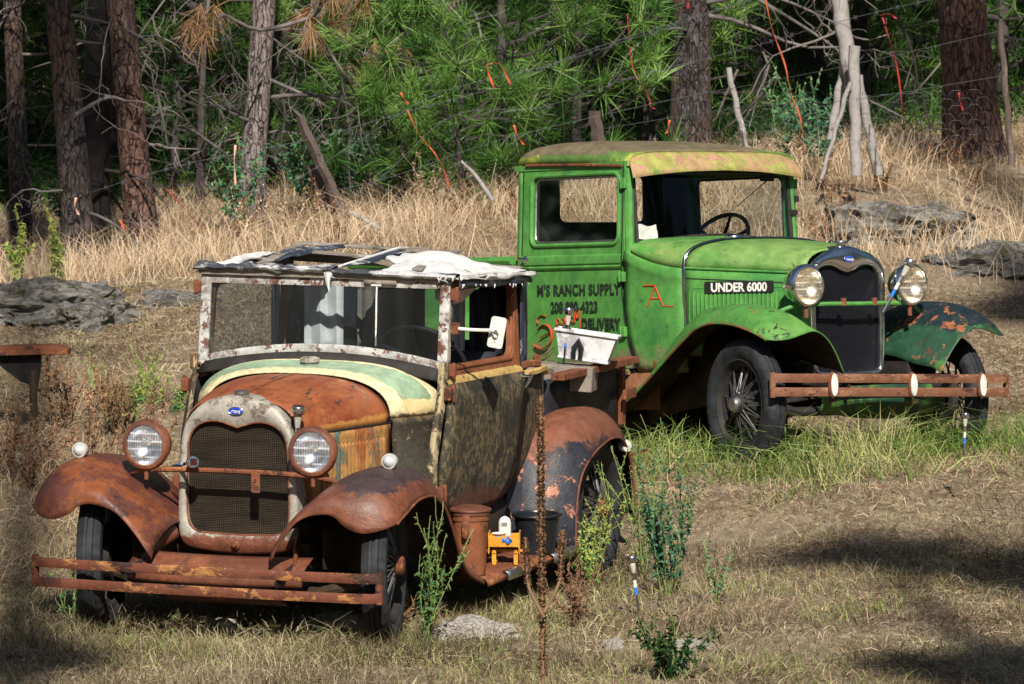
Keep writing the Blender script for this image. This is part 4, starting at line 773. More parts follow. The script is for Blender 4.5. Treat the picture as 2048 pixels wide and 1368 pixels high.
    def cloth(nm, quad, m_, nu=10, nv=8, amp=.012, rag=.02, lift=.0, seed=0, thick=.004):
        a, b, c, d_ = [Vector(q) for q in quad]; rows = []
        for i in range(nv+1):
            r = []
            for j in range(nu+1):
                u, v = j/nu, i/nv; p = a.lerp(b, u).lerp(d_.lerp(c, u), v); n_ = .9*noise.noise(Vector((u*2.5+seed, v*2.5, seed)))+.30*noise.noise(Vector((u*9+v*5+seed, v*2+u*2, seed)))+.05*noise.noise(Vector((u*20, v*17, seed)))
                p = p+Vector((0, 0, lift*math.sin(math.pi*u)*math.sin(math.pi*v)+amp*n_))
                if i in (0, nv) or j in (0, nu): p = p+Vector((rag*.7*noise.noise(Vector((u*7, v*7, seed+5))), rag*.7*noise.noise(Vector((u*6, v*6, seed+9))), -.006))
                r.append(p)
            rows.append(r)
        g = G(); g.grid(rows); return put(nm, g, M[m_], R, thick=thick, off=0, angle=60)
    cloth('canvas', ((-1.55, -.02, 1.668), (-1.06, .66, 1.622), (-2.08, .655, 1.560), (-2.05, -.02, 1.672)), 'canvas_w', 34, 26, .034, .06, .048, 3)
    cloth('canvas', ((-1.06, .26, 1.642), (-1.02, .66, 1.625), (-1.5, .655, 1.607), (-1.62, .22, 1.668)), 'canvas_w', 30, 18, .026, .06, .022, 13)
    cloth('canvas', ((-1.02, -.645, 1.625), (-1.15, -.50, 1.648), (-1.9, -.62, 1.655), (-1.9, -.66, 1.62)), 'canvas_w', 14, 22, .035, .05, .02, 8)
    cloth('dark_canvas', ((-1.20, -.40, 1.655), (-1.60, -.30, 1.672), (-2.0, -.22, 1.695), (-2.0, -.62, 1.655)), 'canvas_b', 20, 16, .02, .05, .010, 5)
    cloth('dark_canvas', ((-1.08, .02, 1.650), (-1.30, .14, 1.668), (-1.75, .12, 1.692), (-1.70, .02, 1.690)), 'canvas_b', 6, 8, .01, .02, 0, 15); slat((-1.06, .03, 1.648), (-1.72, .10, 1.700), .016, .010, 'roof_slat', 'canvas_w')
    # rolled dark vinyl over the header
    g = G(); rows = []
    for k in range(31):
        t = k/30; y = lerp(-.64, .06, t); r0 = .018+.012*noise.noise(Vector((t*7, 1, 0)))+.008*noise.noise(Vector((t*31, 1, 0))); rows.append([(-1.02+.040*math.cos(q), y+.01*math.sin(q*2+k), 1.646+r0*math.sin(q)*(1+.35*noise.noise(Vector((q, t*14, 2))))+.012*noise.noise(Vector((t*9, 3, 0)))) for q in np.linspace(0, 2*math.pi, 9)[:-1]])
    g.grid(rows, True); put('rolled_canvas', g, M['canvas_mix'], R, angle=80)
    g = G(); rows = []
    for k in range(31):
        t = k/30; y = lerp(.02, .66, t); r0 = .015+.012*noise.noise(Vector((t*9, 4, 0))); rows.append([(-1.02+.038*math.cos(q), y, 1.636-.01*t+r0*math.sin(q)*(1+.35*noise.noise(Vector((q, t*16, 2))))) for q in np.linspace(0, 2*math.pi, 9)[:-1]])
    g.grid(rows, True); put('rolled_canvas', g, M['canvas_mix'], R, angle=80)
    cloth('canvas_edge', ((-1.04, .655, 1.632), (-1.99, .655, 1.585), (-1.99, .665, 1.540), (-1.04, .662, 1.575)), 'canvas_b', 44, 6, .016, .03, 0, 21)
    cloth('canvas_edge', ((-1.04, .665, 1.635), (-2.04, .665, 1.585), (-2.04, .672, 1.560), (-1.04, .670, 1.61)), 'canvas_w', 44, 4, .016, .02, 0, 23)
    g = G(); random.seed(3)
    for k in range(9):
        y = .02+.04*random.random() if k < 5 else random.uniform(.5, .66); L = random.uniform(.01, .03) if k else .05; z = 1.625; x = -.985
        g.tube([(x, y, z), (x+.006, y+random.uniform(-.01, .01), z-L*.5), (x+.004, y+random.uniform(-.015, .015), z-L)], [.004, .003, .001], 4)
    for k in range(16):
        x = -1.05-random.random()**2*.9; L = random.uniform(.004, .018); z = 1.62+.07*(x+1.04); g.tube([(x, .672, z-.03), (x+.01, .676, z-.03-L*.5), (x+random.uniform(-.02, .02), .674, z-.03-L)], [.003, .0025, .001], 4)
    g.tube([(-.985, .035, 1.632), (-.978, .035, 1.60), (-.98, .04, 1.545)], [.022, .012, .002], 6); put('frayed_threads', g, M['canvas_w'], R)
    # headlights and bar
    for s in (-1, 1): headlight(T, .095, s*.401, .935, .110, .088, M['rust'], M['fender_rust'], M['lens'], yaw=0.02*s, pitch=.0)
    g = G(); g.tube(cr([(-.10, -.585, .735), (.0, -.535, .775), (.07, -.46, .812), (.09, -.36, .826), (.09, -.15, .832), (.09, .15, .832), (.09, .36, .826), (.07, .46, .812), (.0, .535, .775), (-.10, .585, .735)], 4), .012, 8); hb = put('headlight_bar', g, M['rust'], T)
    g = G(); g.prism(rrect(.118, .158, .745, .842, .006), [], lambda u, v, t: (.112+t, u, v), .006); g.lathe([(0, .006), (.006, .006)], (.118, .138, .80), 'x', 8); put('bar_tag', g, M['window_rust'], hb)
    for s in (-1, 1):
        g = G(); g.tube([(.09, s*.401, .83), (.09, s*.401, .78)], .010, 6); put('headlight_stud', g, M['rust'], hb)
    # fenders
    FS = [[(.31, .28, .455), (.33, .35, .565), (.345, .43, .655), (.35, .52, .690), (.35, .60, .688), (.36, .66, .645), (.36, .74, .620), (.33, .815, .632), (.27, .868, .655)],
          [(.29, .28, .49), (.31, .35, .60), (.33, .44, .69), (.335, .53, .745), (.335, .61, .755), (.335, .68, .748), (.325, .77, .730), (.29, .845, .700), (.245, .874, .672)],
          [(.22, .28, .54), (.22, .35, .64), (.23, .45, .73), (.235, .54, .795), (.235, .62, .822), (.235, .69, .828), (.23, .775, .812), (.20, .848, .765), (.165, .878, .700)],
          [(.08, .28, .58), (.08, .35, .66), (.08, .45, .75), (.08, .55, .825), (.08, .63, .855), (.08, .70, .862), (.08, .78, .848), (.07, .85, .800), (.06, .88, .732)],
          [(-.10, .28, .58), (-.10, .35, .66), (-.10, .45, .745), (-.12, .55, .820), (-.12, .63, .852), (-.12, .70, .860), (-.12, .78, .846), (-.09, .85, .798), (-.06, .88, .738)],
          [(-.30, .30, .54), (-.30, .37, .62), (-.32, .46, .70), (-.33, .55, .775), (-.33, .63, .808), (-.33, .70, .815), (-.30, .78, .798), (-.22, .85, .752), (-.165, .88, .722)],
          [(-.50, .36, .50), (-.50, .42, .57), (-.50, .49, .64), (-.50, .57, .695), (-.49, .64, .722), (-.48, .70, .725), (-.44, .78, .705), (-.36, .85, .655), (-.285, .88, .655)],
          [(-.66, .44, .44), (-.66, .48, .50), (-.64, .54, .55), (-.63, .60, .590), (-.61, .66, .607), (-.59, .71, .605), (-.54, .78, .583), (-.46, .85, .545), (-.385, .88, .540)],
          [(-.80, .50, .38), (-.79, .53, .41), (-.77, .58, .44), (-.75, .63, .462), (-.73, .68, .468), (-.70, .72, .460), (-.65, .78, .440), (-.56, .845, .415), (-.50, .87, .405)],
          [(-.90, .55, .30), (-.89, .57, .32), (-.87, .61, .335), (-.85, .65, .345), (-.83, .69, .348), (-.80, .73, .345), (-.76, .785, .332), (-.69, .84, .320), (-.64, .86, .315)],
          [(-1.02, .58, .255), (-1.02, .60, .258), (-1.01, .64, .262), (-1.0, .67, .264), (-.99, .71, .265), (-.97, .75, .265), (-.94, .79, .262), (-.88, .835, .255), (-.84, .85, .250)]]
    for s in (-1, 1):
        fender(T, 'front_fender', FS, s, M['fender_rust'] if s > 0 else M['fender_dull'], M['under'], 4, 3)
        lp = empty('marker_lamp', (.02 if s > 0 else .07, s*.735, .897)); lp.parent = T; g = G(); g.lathe([(-.05, .004), (-.045, .02), (-.02, .033), (.0, .036), (.012, .034), (.014, .026)], n=24); g.tube([(-.02, 0, -.03), (-.02, 0, -.055)], .012, 8); put('lamp_body', g, M['lamp_grey'], lp); g = G(); g.lathe([(.010, .027), (.018, .02), (.024, .010), (.026, .0001)], n=20); put('lens', g, M['lens_white'], lp)
        RS = [[(x1, .57, z1), (lerp(x1, x2, .5), .60, lerp(z1, z2, .6)), (lerp(x1, x2, .9), .66, lerp(z1, z2, .98)), (x2, .73, z2), (lerp(x2, x3, .4), .79, lerp(z2, z3, .30)), (lerp(x2, x3, .85), .835, lerp(z2, z3, .75)), (x3, .845, z3)] for x1, z1, x2, z2, x3, z3 in
              ((-1.84, .25, -1.99, .25, -2.10, .245), (-1.86, .40, -2.0, .41, -2.11, .42), (-1.91, .54, -2.05, .57, -2.15, .54), (-2.0, .67, -2.12, .70, -2.22, .615), (-2.12, .77, -2.24, .80, -2.33, .665), (-2.32, .83, -2.40, .862, -2.46, .700), (-2.60, .84, -2.62, .868, -2.62, .722), (-2.86, .78, -2.86, .810, -2.78, .700), (-3.0, .65, -3.02, .67, -2.90, .60), (-3.07, .46, -3.09, .47, -2.96, .44), (-3.08, .30, -3.10, .30, -2.98, .29))]
        fender(T, 'rear_fender', RS, s, M['fender_black'], M['under'], 4, 3)
        g = G(); g.grid([[(x, s*y, z) for y, z in ((.58, .262), (.66, .266), (.76, .266), (.83, .262), (.852, .245), (.85, .225))] for x in (-.90, -1.2, -1.5, -1.8, -2.08)]); rb = put('running_board', g, M['rust'], T, thick=.006)
        for xa, xb in ((-1.13, -1.32), (-1.75, -2.08)):
            g = G(); g.grid([[(x, s*y, z) for y, z in ((.835, .268), (.858, .262), (.864, .245), (.862, .222))] for x in (xa, xb)]); put('edge_trim', g, M['steel'], rb, thick=.003)
        g = G(); g.grid([[(x, s*y, z) for y, z in ((.55, .54), (.60, .45), (.61, .34), (.60, .26))] for x in (-.84, -1.3, -1.86)]); put('splash_apron', g, M['under'], T, thick=.004)
        w1 = g = G(); g.lathe([(0, .03), (.02, .045), (.035, .045), (.04, .0001)], (-3.02, s*.80, .60), 'x', 16)
    g = G(); g.lathe([(-.06, .02), (-.03, .045), (.02, .05), (.035, .045), (.04, .0001)], (0, 0, 0), 'y', 20); put('tail_lamp', g, M['white_paint'], T, loc=(-2.86, .83, .66), rot=(0, 0, -.5)).scale = (.62, .62, .62)
    # front apron and horns
    g = G(); g.grid(smooth_rows([[(.05+.14*math.cos(y*2.2), y, .47), (.13+.14*math.cos(y*2.2), y, .44), (.19+.13*math.cos(y*2.2), y, .40), (.18+.14*math.cos(y*2.2), y, .355)] for y in np.linspace(-.42, .42, 9)], 2, 3)); put('front_apron', g, M['fender_rust'], T, thick=.004, off=0, angle=60)
    g = G(); g.grid([[(.16, y, .36), (.22, y, .33), (.20, y, .275), (.14, y, .25)] for y in np.linspace(-.26, .30, 5)]); put('lower_pan', g, M['fender_dull'], T, thick=.004)
    for s in (-1, 1):
        g = G(); g.tube([(.0, s*.30, .54), (.12, s*.33, .50), (.20, s*.36, .44), (.25, s*.37, .36)], [.035, .03, .028, .03], 8, flat=.4); put('frame_horn', g, M['fender_rust'], T)
    bumper_bars(T, M['rust_bar'], .43, -.835, .835, .432, .345, .043, -.002)
    for x, y, sgn in ((0, -.66, -1), (0, .70, 1), (-2.63, -.70, -1), (-2.63, .735, 1)): make_wheel(T, x, y, .435 if x == 0 else .375, sgn, .345, .245, .058, .23 if x == 0 else 0, rim_m=M['frame_black'], spoke_m=M['spoke'], cap_m=M['rust'])
    chassis(T, M['under'], z=.47)
    for s in (-1, 1):
        g = G(); g.grid([[(x, s*.46, zb), (x, s*.46, zt)] for x, zb, zt in ((.12, .42, .60), (-.3, .36, .66), (-.6, .30, .60), (-.88, .2, .36))]); g.grid([[(x, s*.52, zb), (x, s*.52, .26)] for x, zb in ((-.9, .14), (-1.9, .14))]); put('inner_panel', g, M['under'], T, thick=.004)
    # wooden sided bed with rusty rails
    bd = empty('cargo_bed'); bd.parent = T
    for s in (-1, 1):
        g = G(); g.grid([[(x, s*(.60+.02*math.sin(x*9)), z) for z in (.70, .82, .94, 1.02)] for x in np.linspace(-2.36, -3.45, 8)]); put('side_panel', g, M['cloth_dark'] if s > 0 else M['pillar_paint'], bd, thick=.02)
        a, b = Vector((-2.36, s*.66, 1.040)), Vector((-3.42, s*.68, 1.03)); g = G(); q = (b-a).to_track_quat('X', 'Z').to_matrix(); g.box((a+b)/2, ((b-a).length, .07, .035), q); put('top_rail', g, M['rust'], bd, bevel=.004)
        g = G(); g.box((-3.42, s*.61, .87), (.05, .05, .34)); g.box((-3.40, s*.67, .86), (.16, .02, .05)); put('stake_pocket', g, M['rust'], bd, bevel=.003)
    g = G(); g.box((-2.38, 0, .92), (.03, 1.16, .30)); put('end_panel', g, M['wood_grey'], bd); g = G(); g.box((-3.44, 0, .88), (.03, 1.16, .24)); put('end_panel', g, M['wood_grey'], bd)
    g = G(); g.box((-2.9, 0, .76), (1.1, 1.18, .03)); put('bed_floor', g, M['wood_grey'], bd)
    g = G(); g.box((-3.1, -.02, .55), (1.4, .5, .05)); g.box((-3.35, .62, .50), (.5, .02, .012)); g.box((-3.45, .62, .53), (.7, .02, .012)); put('rear_rail', g, M['rust'], T)
    return T
GREEN = green_truck(); RUSTY = rusty_truck()
def rw(p): return MR @ Vector(p)
def onr(o, p, rz=0., tilt=None):
    o.matrix_world = MR @ Matrix.Translation(Vector(p)) @ Matrix.Rotation(rz, 4, 'Z') @ (tilt or Matrix.Identity(4)); return o
# ---------------------------------------------------------------- things on the rusty truck's running board
c = empty('canister', label='rusty steel canister with conical lid and strap handle, on the rusty truck running board', cat='canister'); onr(c, (-.97, .738, .268), -.05, Matrix.Diagonal((.86, .86, 1, 1)))
g = G(); g.lathe([(0, .0001), (0, .078), (.01, .080), (.25, .093), (.252, .098), (.282, .099)], axis='z', n=36); put('can_body', g, M['window_rust'], c)
g = G(); g.lathe([(.276, .103), (.292, .105), (.296, .112), (.304, .110), (.318, .06), (.322, .0001)], axis='z', n=36); put('lid', g, M['fender_rust'], c)
g = G(); g.tube(cr([(.096, .020, .285), (.125, .028, .278), (.134, .030, .24), (.128, .028, .19), (.096, .02, .165)], 4), .020, 8, flat=.28, up=(0, 1, 0)); put('handle', g, M['rust'], c)
c = empty('wooden_box', label='yellow varnished wooden cradle box on little legs beside the canister on the running board', cat='wooden box'); onr(c, (-1.36, .755, .268), .30, Matrix.Scale(.88, 4))
g = G(); g.box((0, 0, .095), (.10, .16, .008)); g.box((.052, 0, .125), (.006, .16, .06)); g.box((-.052, 0, .125), (.006, .16, .06)); put('box_body', g, M['yellow'], c, bevel=.001)
for y in (-.08, .08):
    g = G(); g.prism([(-.06, .06), (.06, .06), (.066, .17), (-.066, .17)], [], lambda u, v, t: (u, y+t, v), .006); put('end_board', g, M['yellow'], c)
for y in (-.05, .065):
    g = G(); g.box((.045, y, .035), (.016, .022, .07)); g.box((-.045, y, .035), (.016, .022, .07)); g.box((0, y, .068), (.12, .016, .014)); put('leg', g, M['yellow'], c, bevel=.001)
g = G(); g.box((0, .01, .069), (.014, .20, .012)); put('cross_bar', g, M['yellow'], c)
b_ = empty('bottle', label='white plastic bottle with a bar code label standing upside down in the yellow box', cat='bottle'); onr(b_, (-1.38, .752, .358), .3)
g = G(); rows = []
for k in range(16):
    t = k/15; z = .13*t; w_ = .029*math.sqrt(max(0.0, 1-max(0, (t-.72)/.28)**2))+.0005; rows.append([(w_*.55*math.cos(q), w_*math.sin(q), z) for q in np.linspace(0, 2*math.pi, 20)[:-1]])
g.grid(rows, True); put('bottle_body', g, M['white_paint'], b_)
g = G()
for k, dy in enumerate((-.012, -.009, -.005, -.002, .001, .004, .008, .011)): g.box((.0175, dy, .092), (.001, .0015 if k % 2 else .0025, .018))
put('bar_code', g, M['cloth_dark'], b_)
b_ = empty('toy_boat', label='small white dish with a red stripe and blue cloth lying in the yellow box', cat='dish'); onr(b_, (-1.33, .74, .390), .2)
g = G(); g.lathe([(0, .0001), (0, .022), (.022, .034), (.024, .031), (.004, .018)], axis='z', n=20); put('bowl', g, M['white_paint'], b_)
g = G(); g.tube([(.0352*math.cos(q), .0352*math.sin(q), .021) for q in np.linspace(0, 6.28, 20)[:-1]], .0018, 5, closed=True); put('stripe', g, M['red_paint'], b_)
g = G(); g.grid([[(.02+.006*math.sin(i*2+j), .02+.012*j, -.02+.01*math.sin(i*1.7+j*2)+.012*i) for j in range(5)] for i in range(3)]); put('cloth', g, M['blue'], b_, thick=.004)
b_['label'] = 'small white bowl with a red stripe and a blue rag lying in the yellow box'; b_.name = 'bowl'; b_['category'] = 'bowl'
c = empty('plastic_bucket', label='black plastic nursery bucket on the running board in front of the rear fender', cat='bucket'); onr(c, (-1.78, .765, .268), 0)
g = G(); g.lathe([(0, .0001), (0, .082), (.17, .108), (.178, .108), (.18, .104), (.01, .079), (.008, .0001)], axis='z', n=36); put('bucket_body', g, M['bucket'], c)
g = G(); g.tube([(.112*math.cos(q), .112*math.sin(q), .178) for q in np.linspace(0, 6.283, 37)[:-1]], .0085, 8, closed=True); put('rim', g, M['bucket'], c)
# ---------------------------------------------------------------- planter trough and boards in the bed
pt = empty('planter', label='white marbled planter trough with dried flowers printed on it, standing in the rusty truck bed', cat='planter')
P0 = rw((-2.78, .42, 1.065))+Vector((.215, 0, .012)); pt.matrix_world = Matrix.Translation(P0) @ Matrix.Rotation(math.radians(-7), 4, 'Z') @ Matrix.Rotation(math.radians(8), 4, 'Y')
def trough(w0, d0, w1, d1, h, t=.006):
    g = G(); r = lambda w_, d_, z: [(-w_/2, -d_/2, z), (w_/2, -d_/2, z), (w_/2, d_/2, z), (-w_/2, d_/2, z)]
    g.grid([r(w0, d0, 0), r(w1, d1, h), r(w1-2*t, d1-2*t, h), r(w0-2*t, d0-2*t, t)], True); g.f.append((0, 1, 2, 3)); g.f.append((12, 13, 14, 15)); return g
mp = patina('marbled_ceramic', (.60, .60, .62), [((.36, .35, .37), 5, .5, .64, 3), ((.30, .20, .13), 16, .66, .70, 8, (1, 1, .4)), ((.12, .13, .2), 18, .68, .71, 18, (1, 1, .4))], .35, .1)
put('trough_body', trough(.235, .12, .30, .16, .13), mp, pt, angle=0)
g = G(); g.tube([(-.155, -.085, .135), (.155, -.085, .135), (.155, .085, .135), (-.155, .085, .135)], .009, 6, closed=True); put('rim', g, mp, pt)
g = G(); g.tube([(-.122, -.065, .004), (.122, -.065, .004), (.122, .065, .004), (-.122, .065, .004)], .008, 6, closed=True); put('base_rim', g, mp, pt)
g = G(); g.tube([(.06, 0, .08), (.075, -.01, .165)], [.006, .001], 5); put('stake', g, M['white_paint'], pt)
g = G(); g.tube([(-.045, -.092, .005), (-.05, -.10, .06), (-.03, -.10, .10), (-.01, -.10, .06), (-.012, -.092, .005)], .012, 6); put('dark_paddle', g, M['bucket'], pt)
cr_ = empty('crate', label='shallow weathered wooden crate under the white planter in the truck bed', cat='crate'); cr_.matrix_world = Matrix.Translation(rw((-2.72, .36, .945))+Vector((.11, 0, 0))) @ Matrix.Rotation(math.radians(-7), 4, 'Z') @ Matrix.Rotation(math.radians(4), 4, 'Y')
for nm, c0, d0 in (('side_board', (0, -.13, .06), (.46, .015, .12)), ('side_board', (0, .13, .06), (.46, .015, .12)), ('end_board', (-.225, 0, .06), (.015, .26, .12)), ('end_board', (.225, 0, .06), (.015, .26, .12)), ('base_board', (0, 0, .115), (.44, .25, .012))):
    g = G(); g.box(c0, d0); put(nm, g, M['wood_grey'], cr_, bevel=.002)
# ---------------------------------------------------------------- solar lights: one kind, several copies
def solar_proto():
    r = empty('solar_light')
    g = G(); g.lathe([(.0, .0001), (.0, .029), (.003, .031), (.034, .031), (.037, .029), (.037, .0001)], (0, 0, .30), 'z', 24); cp = put('cap', g, M['chrome'], r); g = G(); g.box((0, 0, .3375), (.036, .036, .002)); put('solar_panel', g, M['panel'], cp)
    g = G(); g.lathe([(.235, .012), (.30, .021)], axis='z', n=20); put('lens', g, M['plastic_clear'], r)
    g = G(); g.tube([(0, 0, .0), (0, 0, .237)], .0095, 10); put('stake', g, M['chrome'], r)
    g = G(); g.lathe([(.10, .0105), (.145, .0105)], axis='z', n=14); g2 = put('sticker', g, M['blue'], r); g = G(); g.lathe([(.146, .0104), (.19, .0104)], axis='z', n=14); put('white_sticker', g, M['white_paint'], r)
    return r
def dup(root, **k):
    r = root.copy(); COL.objects.link(r)
    for ch in root.children:
        c_ = ch.copy(); COL.objects.link(c_); c_.parent = r
        for gch in ch.children: d_ = gch.copy(); COL.objects.link(d_); d_.parent = c_
    for a in ('label', 'category', 'group', 'kind'):
        if a in k: r[a] = k[a]
    return r
SP = solar_proto(); first = True
def solar(base, top, label, sc=1.):
    global first
    o = SP if first else dup(SP); first = False; tag(o, label, 'solar light', 'stainless solar path lights'); d_ = (Vector(top)-Vector(base)).normalized(); base = Vector(top)-d_*.337*sc
    o.matrix_world = Matrix.Translation(Vector(base)) @ d_.to_track_quat('Z', 'Y').to_matrix().to_4x4() @ Matrix.Scale(sc*1., 4); return o
def sol_px(u0, v0, u1, v1, Y, label, L=.335, Y1=None):
    a = pxy(u0, v0, Y); b = pxy(u1, v1, Y if Y1 is None else Y1); solar(a, b, label, (b-a).length/L if Y1 is None else 1.)
sol_px(1277, 1222, 1263, 1112, 22.6, 'solar light on a steel stake in the grass right of the rusty truck')
sol_px(1928, 912, 1931, 826, 24.9, 'solar light in tall grass before the far front tyre of the green truck')
sol_px(1128, 726, 1138, 616, 24.55, 'solar light standing in the rusty truck bed before the white planter')
solar(rw((.02, -.27, .842)), rw((.16, -.14, .876)), 'solar light lying along the headlight bar across the rusty grille', .85)
solar(rw((-.01, .280, .90)), rw((.015, .302, 1.125)), 'solar light leaning between the left headlight and hood of the rusty truck', .95)
solar(MG @ Vector((.08, .19, .83)), MG @ Vector((.17, .315, 1.10)), 'solar light wedged beside the far headlight of the green truck', .95)
solar(MG @ Vector((-.02, -.245, .95)), MG @ Vector((.03, -.238, 1.085)), 'solar light tucked behind the near headlight of the green truck', .7)
# ================================================================ vegetation and setting
def arr_obj(name, V, Fc, tone, mat, parent=None, smooth=False):
    """V (n,3), Fc (m,k) equal-size faces, tone per vertex"""
    me = bpy.data.meshes.new(name); k = Fc.shape[1]; me.vertices.add(len(V)); me.vertices.foreach_set('co', V.astype(np.float32).ravel())
    me.loops.add(Fc.size); me.loops.foreach_set('vertex_index', Fc.astype(np.int32).ravel()); me.polygons.add(len(Fc)); me.polygons.foreach_set('loop_start', np.arange(0, Fc.size, k, dtype=np.int32))
    me.update(calc_edges=True); a = me.attributes.new('tone', 'FLOAT', 'POINT'); a.data.foreach_set('value', tone.astype(np.float32)); me.materials.append(mat)
    if smooth: me.shade_smooth()
    o = bpy.data.objects.new(name, me); COL.objects.link(o)
    if parent is not None: o.parent = parent
    return o
def blades(P, D, L, Wd, bend, tone, r):
    """curved blades: roots P(n,3), directions D(n,3), length L, width Wd. 5 verts (2 quads as one quad+tri -> use 2 quads with tip pair)"""
    n = len(P); side = np.cross(D, r.normal(size=(n, 3))); side /= np.linalg.norm(side, axis=1)[:, None]+1e-9
    L = L[:, None]; Wd = Wd[:, None]; B = bend
    p1 = P+D*L*.5+B*L*.18; p2 = P+D*L*.9+B*L*.75
    V = np.stack([P-side*Wd, P+side*Wd, p1-side*Wd*.8, p1+side*Wd*.8, p2-side*Wd*.12, p2+side*Wd*.12], 1).reshape(-1, 3)
    b = np.arange(n)[:, None]*6; Fc = np.concatenate([b+np.array([0, 1, 3, 2]), b+np.array([2, 3, 5, 4])], 0)
    return V, Fc, np.repeat(tone, 6)
def unit(a): return a/(np.linalg.norm(a, axis=-1, keepdims=True)+1e-9)
class Tufts:
    def __init__(s): s.V = []; s.F = []; s.T = []; s.n = 0
    def add(s, V, Fc, T): s.V.append(V); s.F.append(Fc+s.n); s.T.append(T); s.n += len(V)
    def tuft(s, c, d, L, n, r, spread=.75, w=.0028, t0=.5, droop=-.1):
        d = np.array(d, float); P = np.array(c)+d*r.uniform(-.07, .03, (n, 1)); D = unit(d*r.uniform(.35, 1.2, (n, 1))+r.normal(size=(n, 3))*spread)
        B = np.zeros((n, 3)); B[:, 2] = droop; B += D*.2
        s.add(*blades(P, D, L*r.uniform(.7, 1.1, n), np.full(n, w), B, np.clip(t0+r.normal(size=n)*.16, 0, 1), r))
    def build(s, name, mat, parent=None): return arr_obj(name, np.concatenate(s.V), np.concatenate(s.F), np.concatenate(s.T), mat, parent)
def crook(a, d, L, r, n=7, wob=.25, droop=0.):
    """crooked branch path"""
    p = [Vector(a)]; d = Vector(d).normalized()
    for i in range(n):
        d = (d+Vector(r.normal(size=3))*wob+Vector((0, 0, droop))).normalized(); p.append(p[-1]+d*L/n)
    return p
def dead_limb(g, a, d, L, r0, r, depth=2, wob=.22, droop=-.06):
    p = crook(a, d, L, r, 7, wob, droop); g.tube(p, [max(.0025, r0*(1-.8*i/7)) for i in range(8)], 5)
    if depth:
        for k in range(r.integers(2, 5)):
            i = int(r.integers(2, 8)); dd = (p[i]-p[i-1]).normalized()+Vector(r.normal(size=3))*.7+Vector((0, 0, -.3)); dead_limb(g, p[i], dd, L*r.uniform(.25, .55), r0*.45, r, depth-1, wob*1.2, droop)
def trunk_mesh(base, top, r0, r1, seed, flare=1.45, bow=.0, n=26, m=40, amp=.06):
    base, top = Vector(base), Vector(top); rows = []; ax = (top-base)
    for i in range(m+1):
        t = (i/m)**1.3; c = base+ax*t+Vector((bow*math.sin(t*math.pi*2.1+seed), bow*math.cos(t*4+seed), 0)); rr = lerp(r0, r1, t)*(1+(flare-1)*math.exp(-t*ax.length/.35))
        row = []
        for k in range(n):
            a = 2*math.pi*k/n; q = Vector((math.cos(a), math.sin(a), 0)); z = noise.noise(Vector((q.x*2.2, q.y*2.2, c.z*1.6+seed)))*amp*1.6+noise.noise(Vector((q.x*7, q.y*7, c.z*5+seed)))*amp
            row.append(c+q*rr*(1+z))
        rows.append(row)
    g = G(); g.grid(rows, True); return g
def pine(u, v, Y, wpx, lean_u, mat, seed, label, Ht=11., deadn=16, crown=True, z_first=.8, twig='twig', flare=1.4, limbs=(.6, 1.5), group='tall pines along the fence'):
    """mature pine whose foot is seen at photo point (u,v) at distance Y, trunk wpx wide, top of frame at u=lean_u"""
    r = np.random.default_rng(seed); b = gp(u, Y, -.12); r0 = wpx/F*Y/2
    tz = pxy(0, 0, Y).z; dxdz = (lean_u-u)/F*Y/max(.5, tz-b.z); top = b+Vector((dxdz*Ht*.75, .0, Ht)); T = empty('pine_tree', b, label=label, cat='tree', group=group)
    tg = trunk_mesh((0, 0, 0), top-b, r0, r0*.35, seed, flare, .02); put('trunk', tg, M[mat], T, angle=80)
    g = G()
    for k in range(deadn):
        z = r.uniform(z_first, 3.6); c = (top-b)*(z/Ht); a = r.uniform(0, 6.28); d = Vector((math.cos(a), math.sin(a)*.8-.15, r.uniform(-.35, .25))); dead_limb(g, c+d*r0*.6, d, r.uniform(*limbs), r0*r.uniform(.05, .13)+.004, r)
    put('dead_branches', g, M[twig], T, angle=80)
    if crown:
        t = Tufts(); gb = G()
        for k in range(44):
            z = r.uniform(6.6 if Y < 43 else 4.3, Ht-.2); L = (1-(z-3.6)/(Ht-3.2))*2.0+.4; a = r.uniform(0, 6.28); d = Vector((math.cos(a), math.sin(a), r.uniform(-.15, .35))); p = crook((top-b)*(z/Ht), d, L, r, 7, .14, .02); gb.tube(p, [.03*(1-.8*i/7) for i in range(8)], 4, cap=False)
            for i in range(2, 8):
                for _ in range(3):
                    dd = unit(np.array(p[i]-p[i-1])+r.normal(size=3)*.05); c = np.array(p[i])+r.normal(size=3)*.16; t.tuft(c, dd, .20, 26, r, .8, .005, r.uniform(.25, .7))
        cw = t.build('crown', M['needles_dark'], T); put('crown_branches', gb, M['twig_dark'], cw, angle=0)
    return T
LANDMARK = ((40, 'the thin trunk at the left edge'), (115, 'the first rough left trunk'), (205, 'the charred trunk'), (290, 'the leaning reddish trunk'), (400, 'the gap right of the reddish trunk'), (520, 'the slender grey trunk'), (650, 'the leaning dark fence post'), (800, 'the leftmost bright young pine'), (915, 'the middle dark trunk'), (1030, 'the looped orange ribbon'), (1190, 'the dark post stub by the green roof'), (1380, 'the thick dark trunk'), (1480, 'the thin pale fence post'), (1600, 'the long orange red ribbon'), (1700, 'the braced fence posts'), (1800, 'the dark red ribbon'), (1940, 'the very thick red trunk'), (2030, 'the slim post at the right edge'))
_cnt = {}
def where(u, kind, prep='behind'):
    nm = min(LANDMARK, key=lambda a: abs(a[0]-u))[1]; k = _cnt[(kind, nm, prep)] = _cnt.get((kind, nm, prep), 0)+1
    return '%s%s %s %s' % (('', 'second ', 'third ', 'fourth ', 'fifth ', 'sixth ', 'seventh ', 'eighth ', 'ninth ', 'tenth ')[min(k, 10)-1], kind, prep, nm)
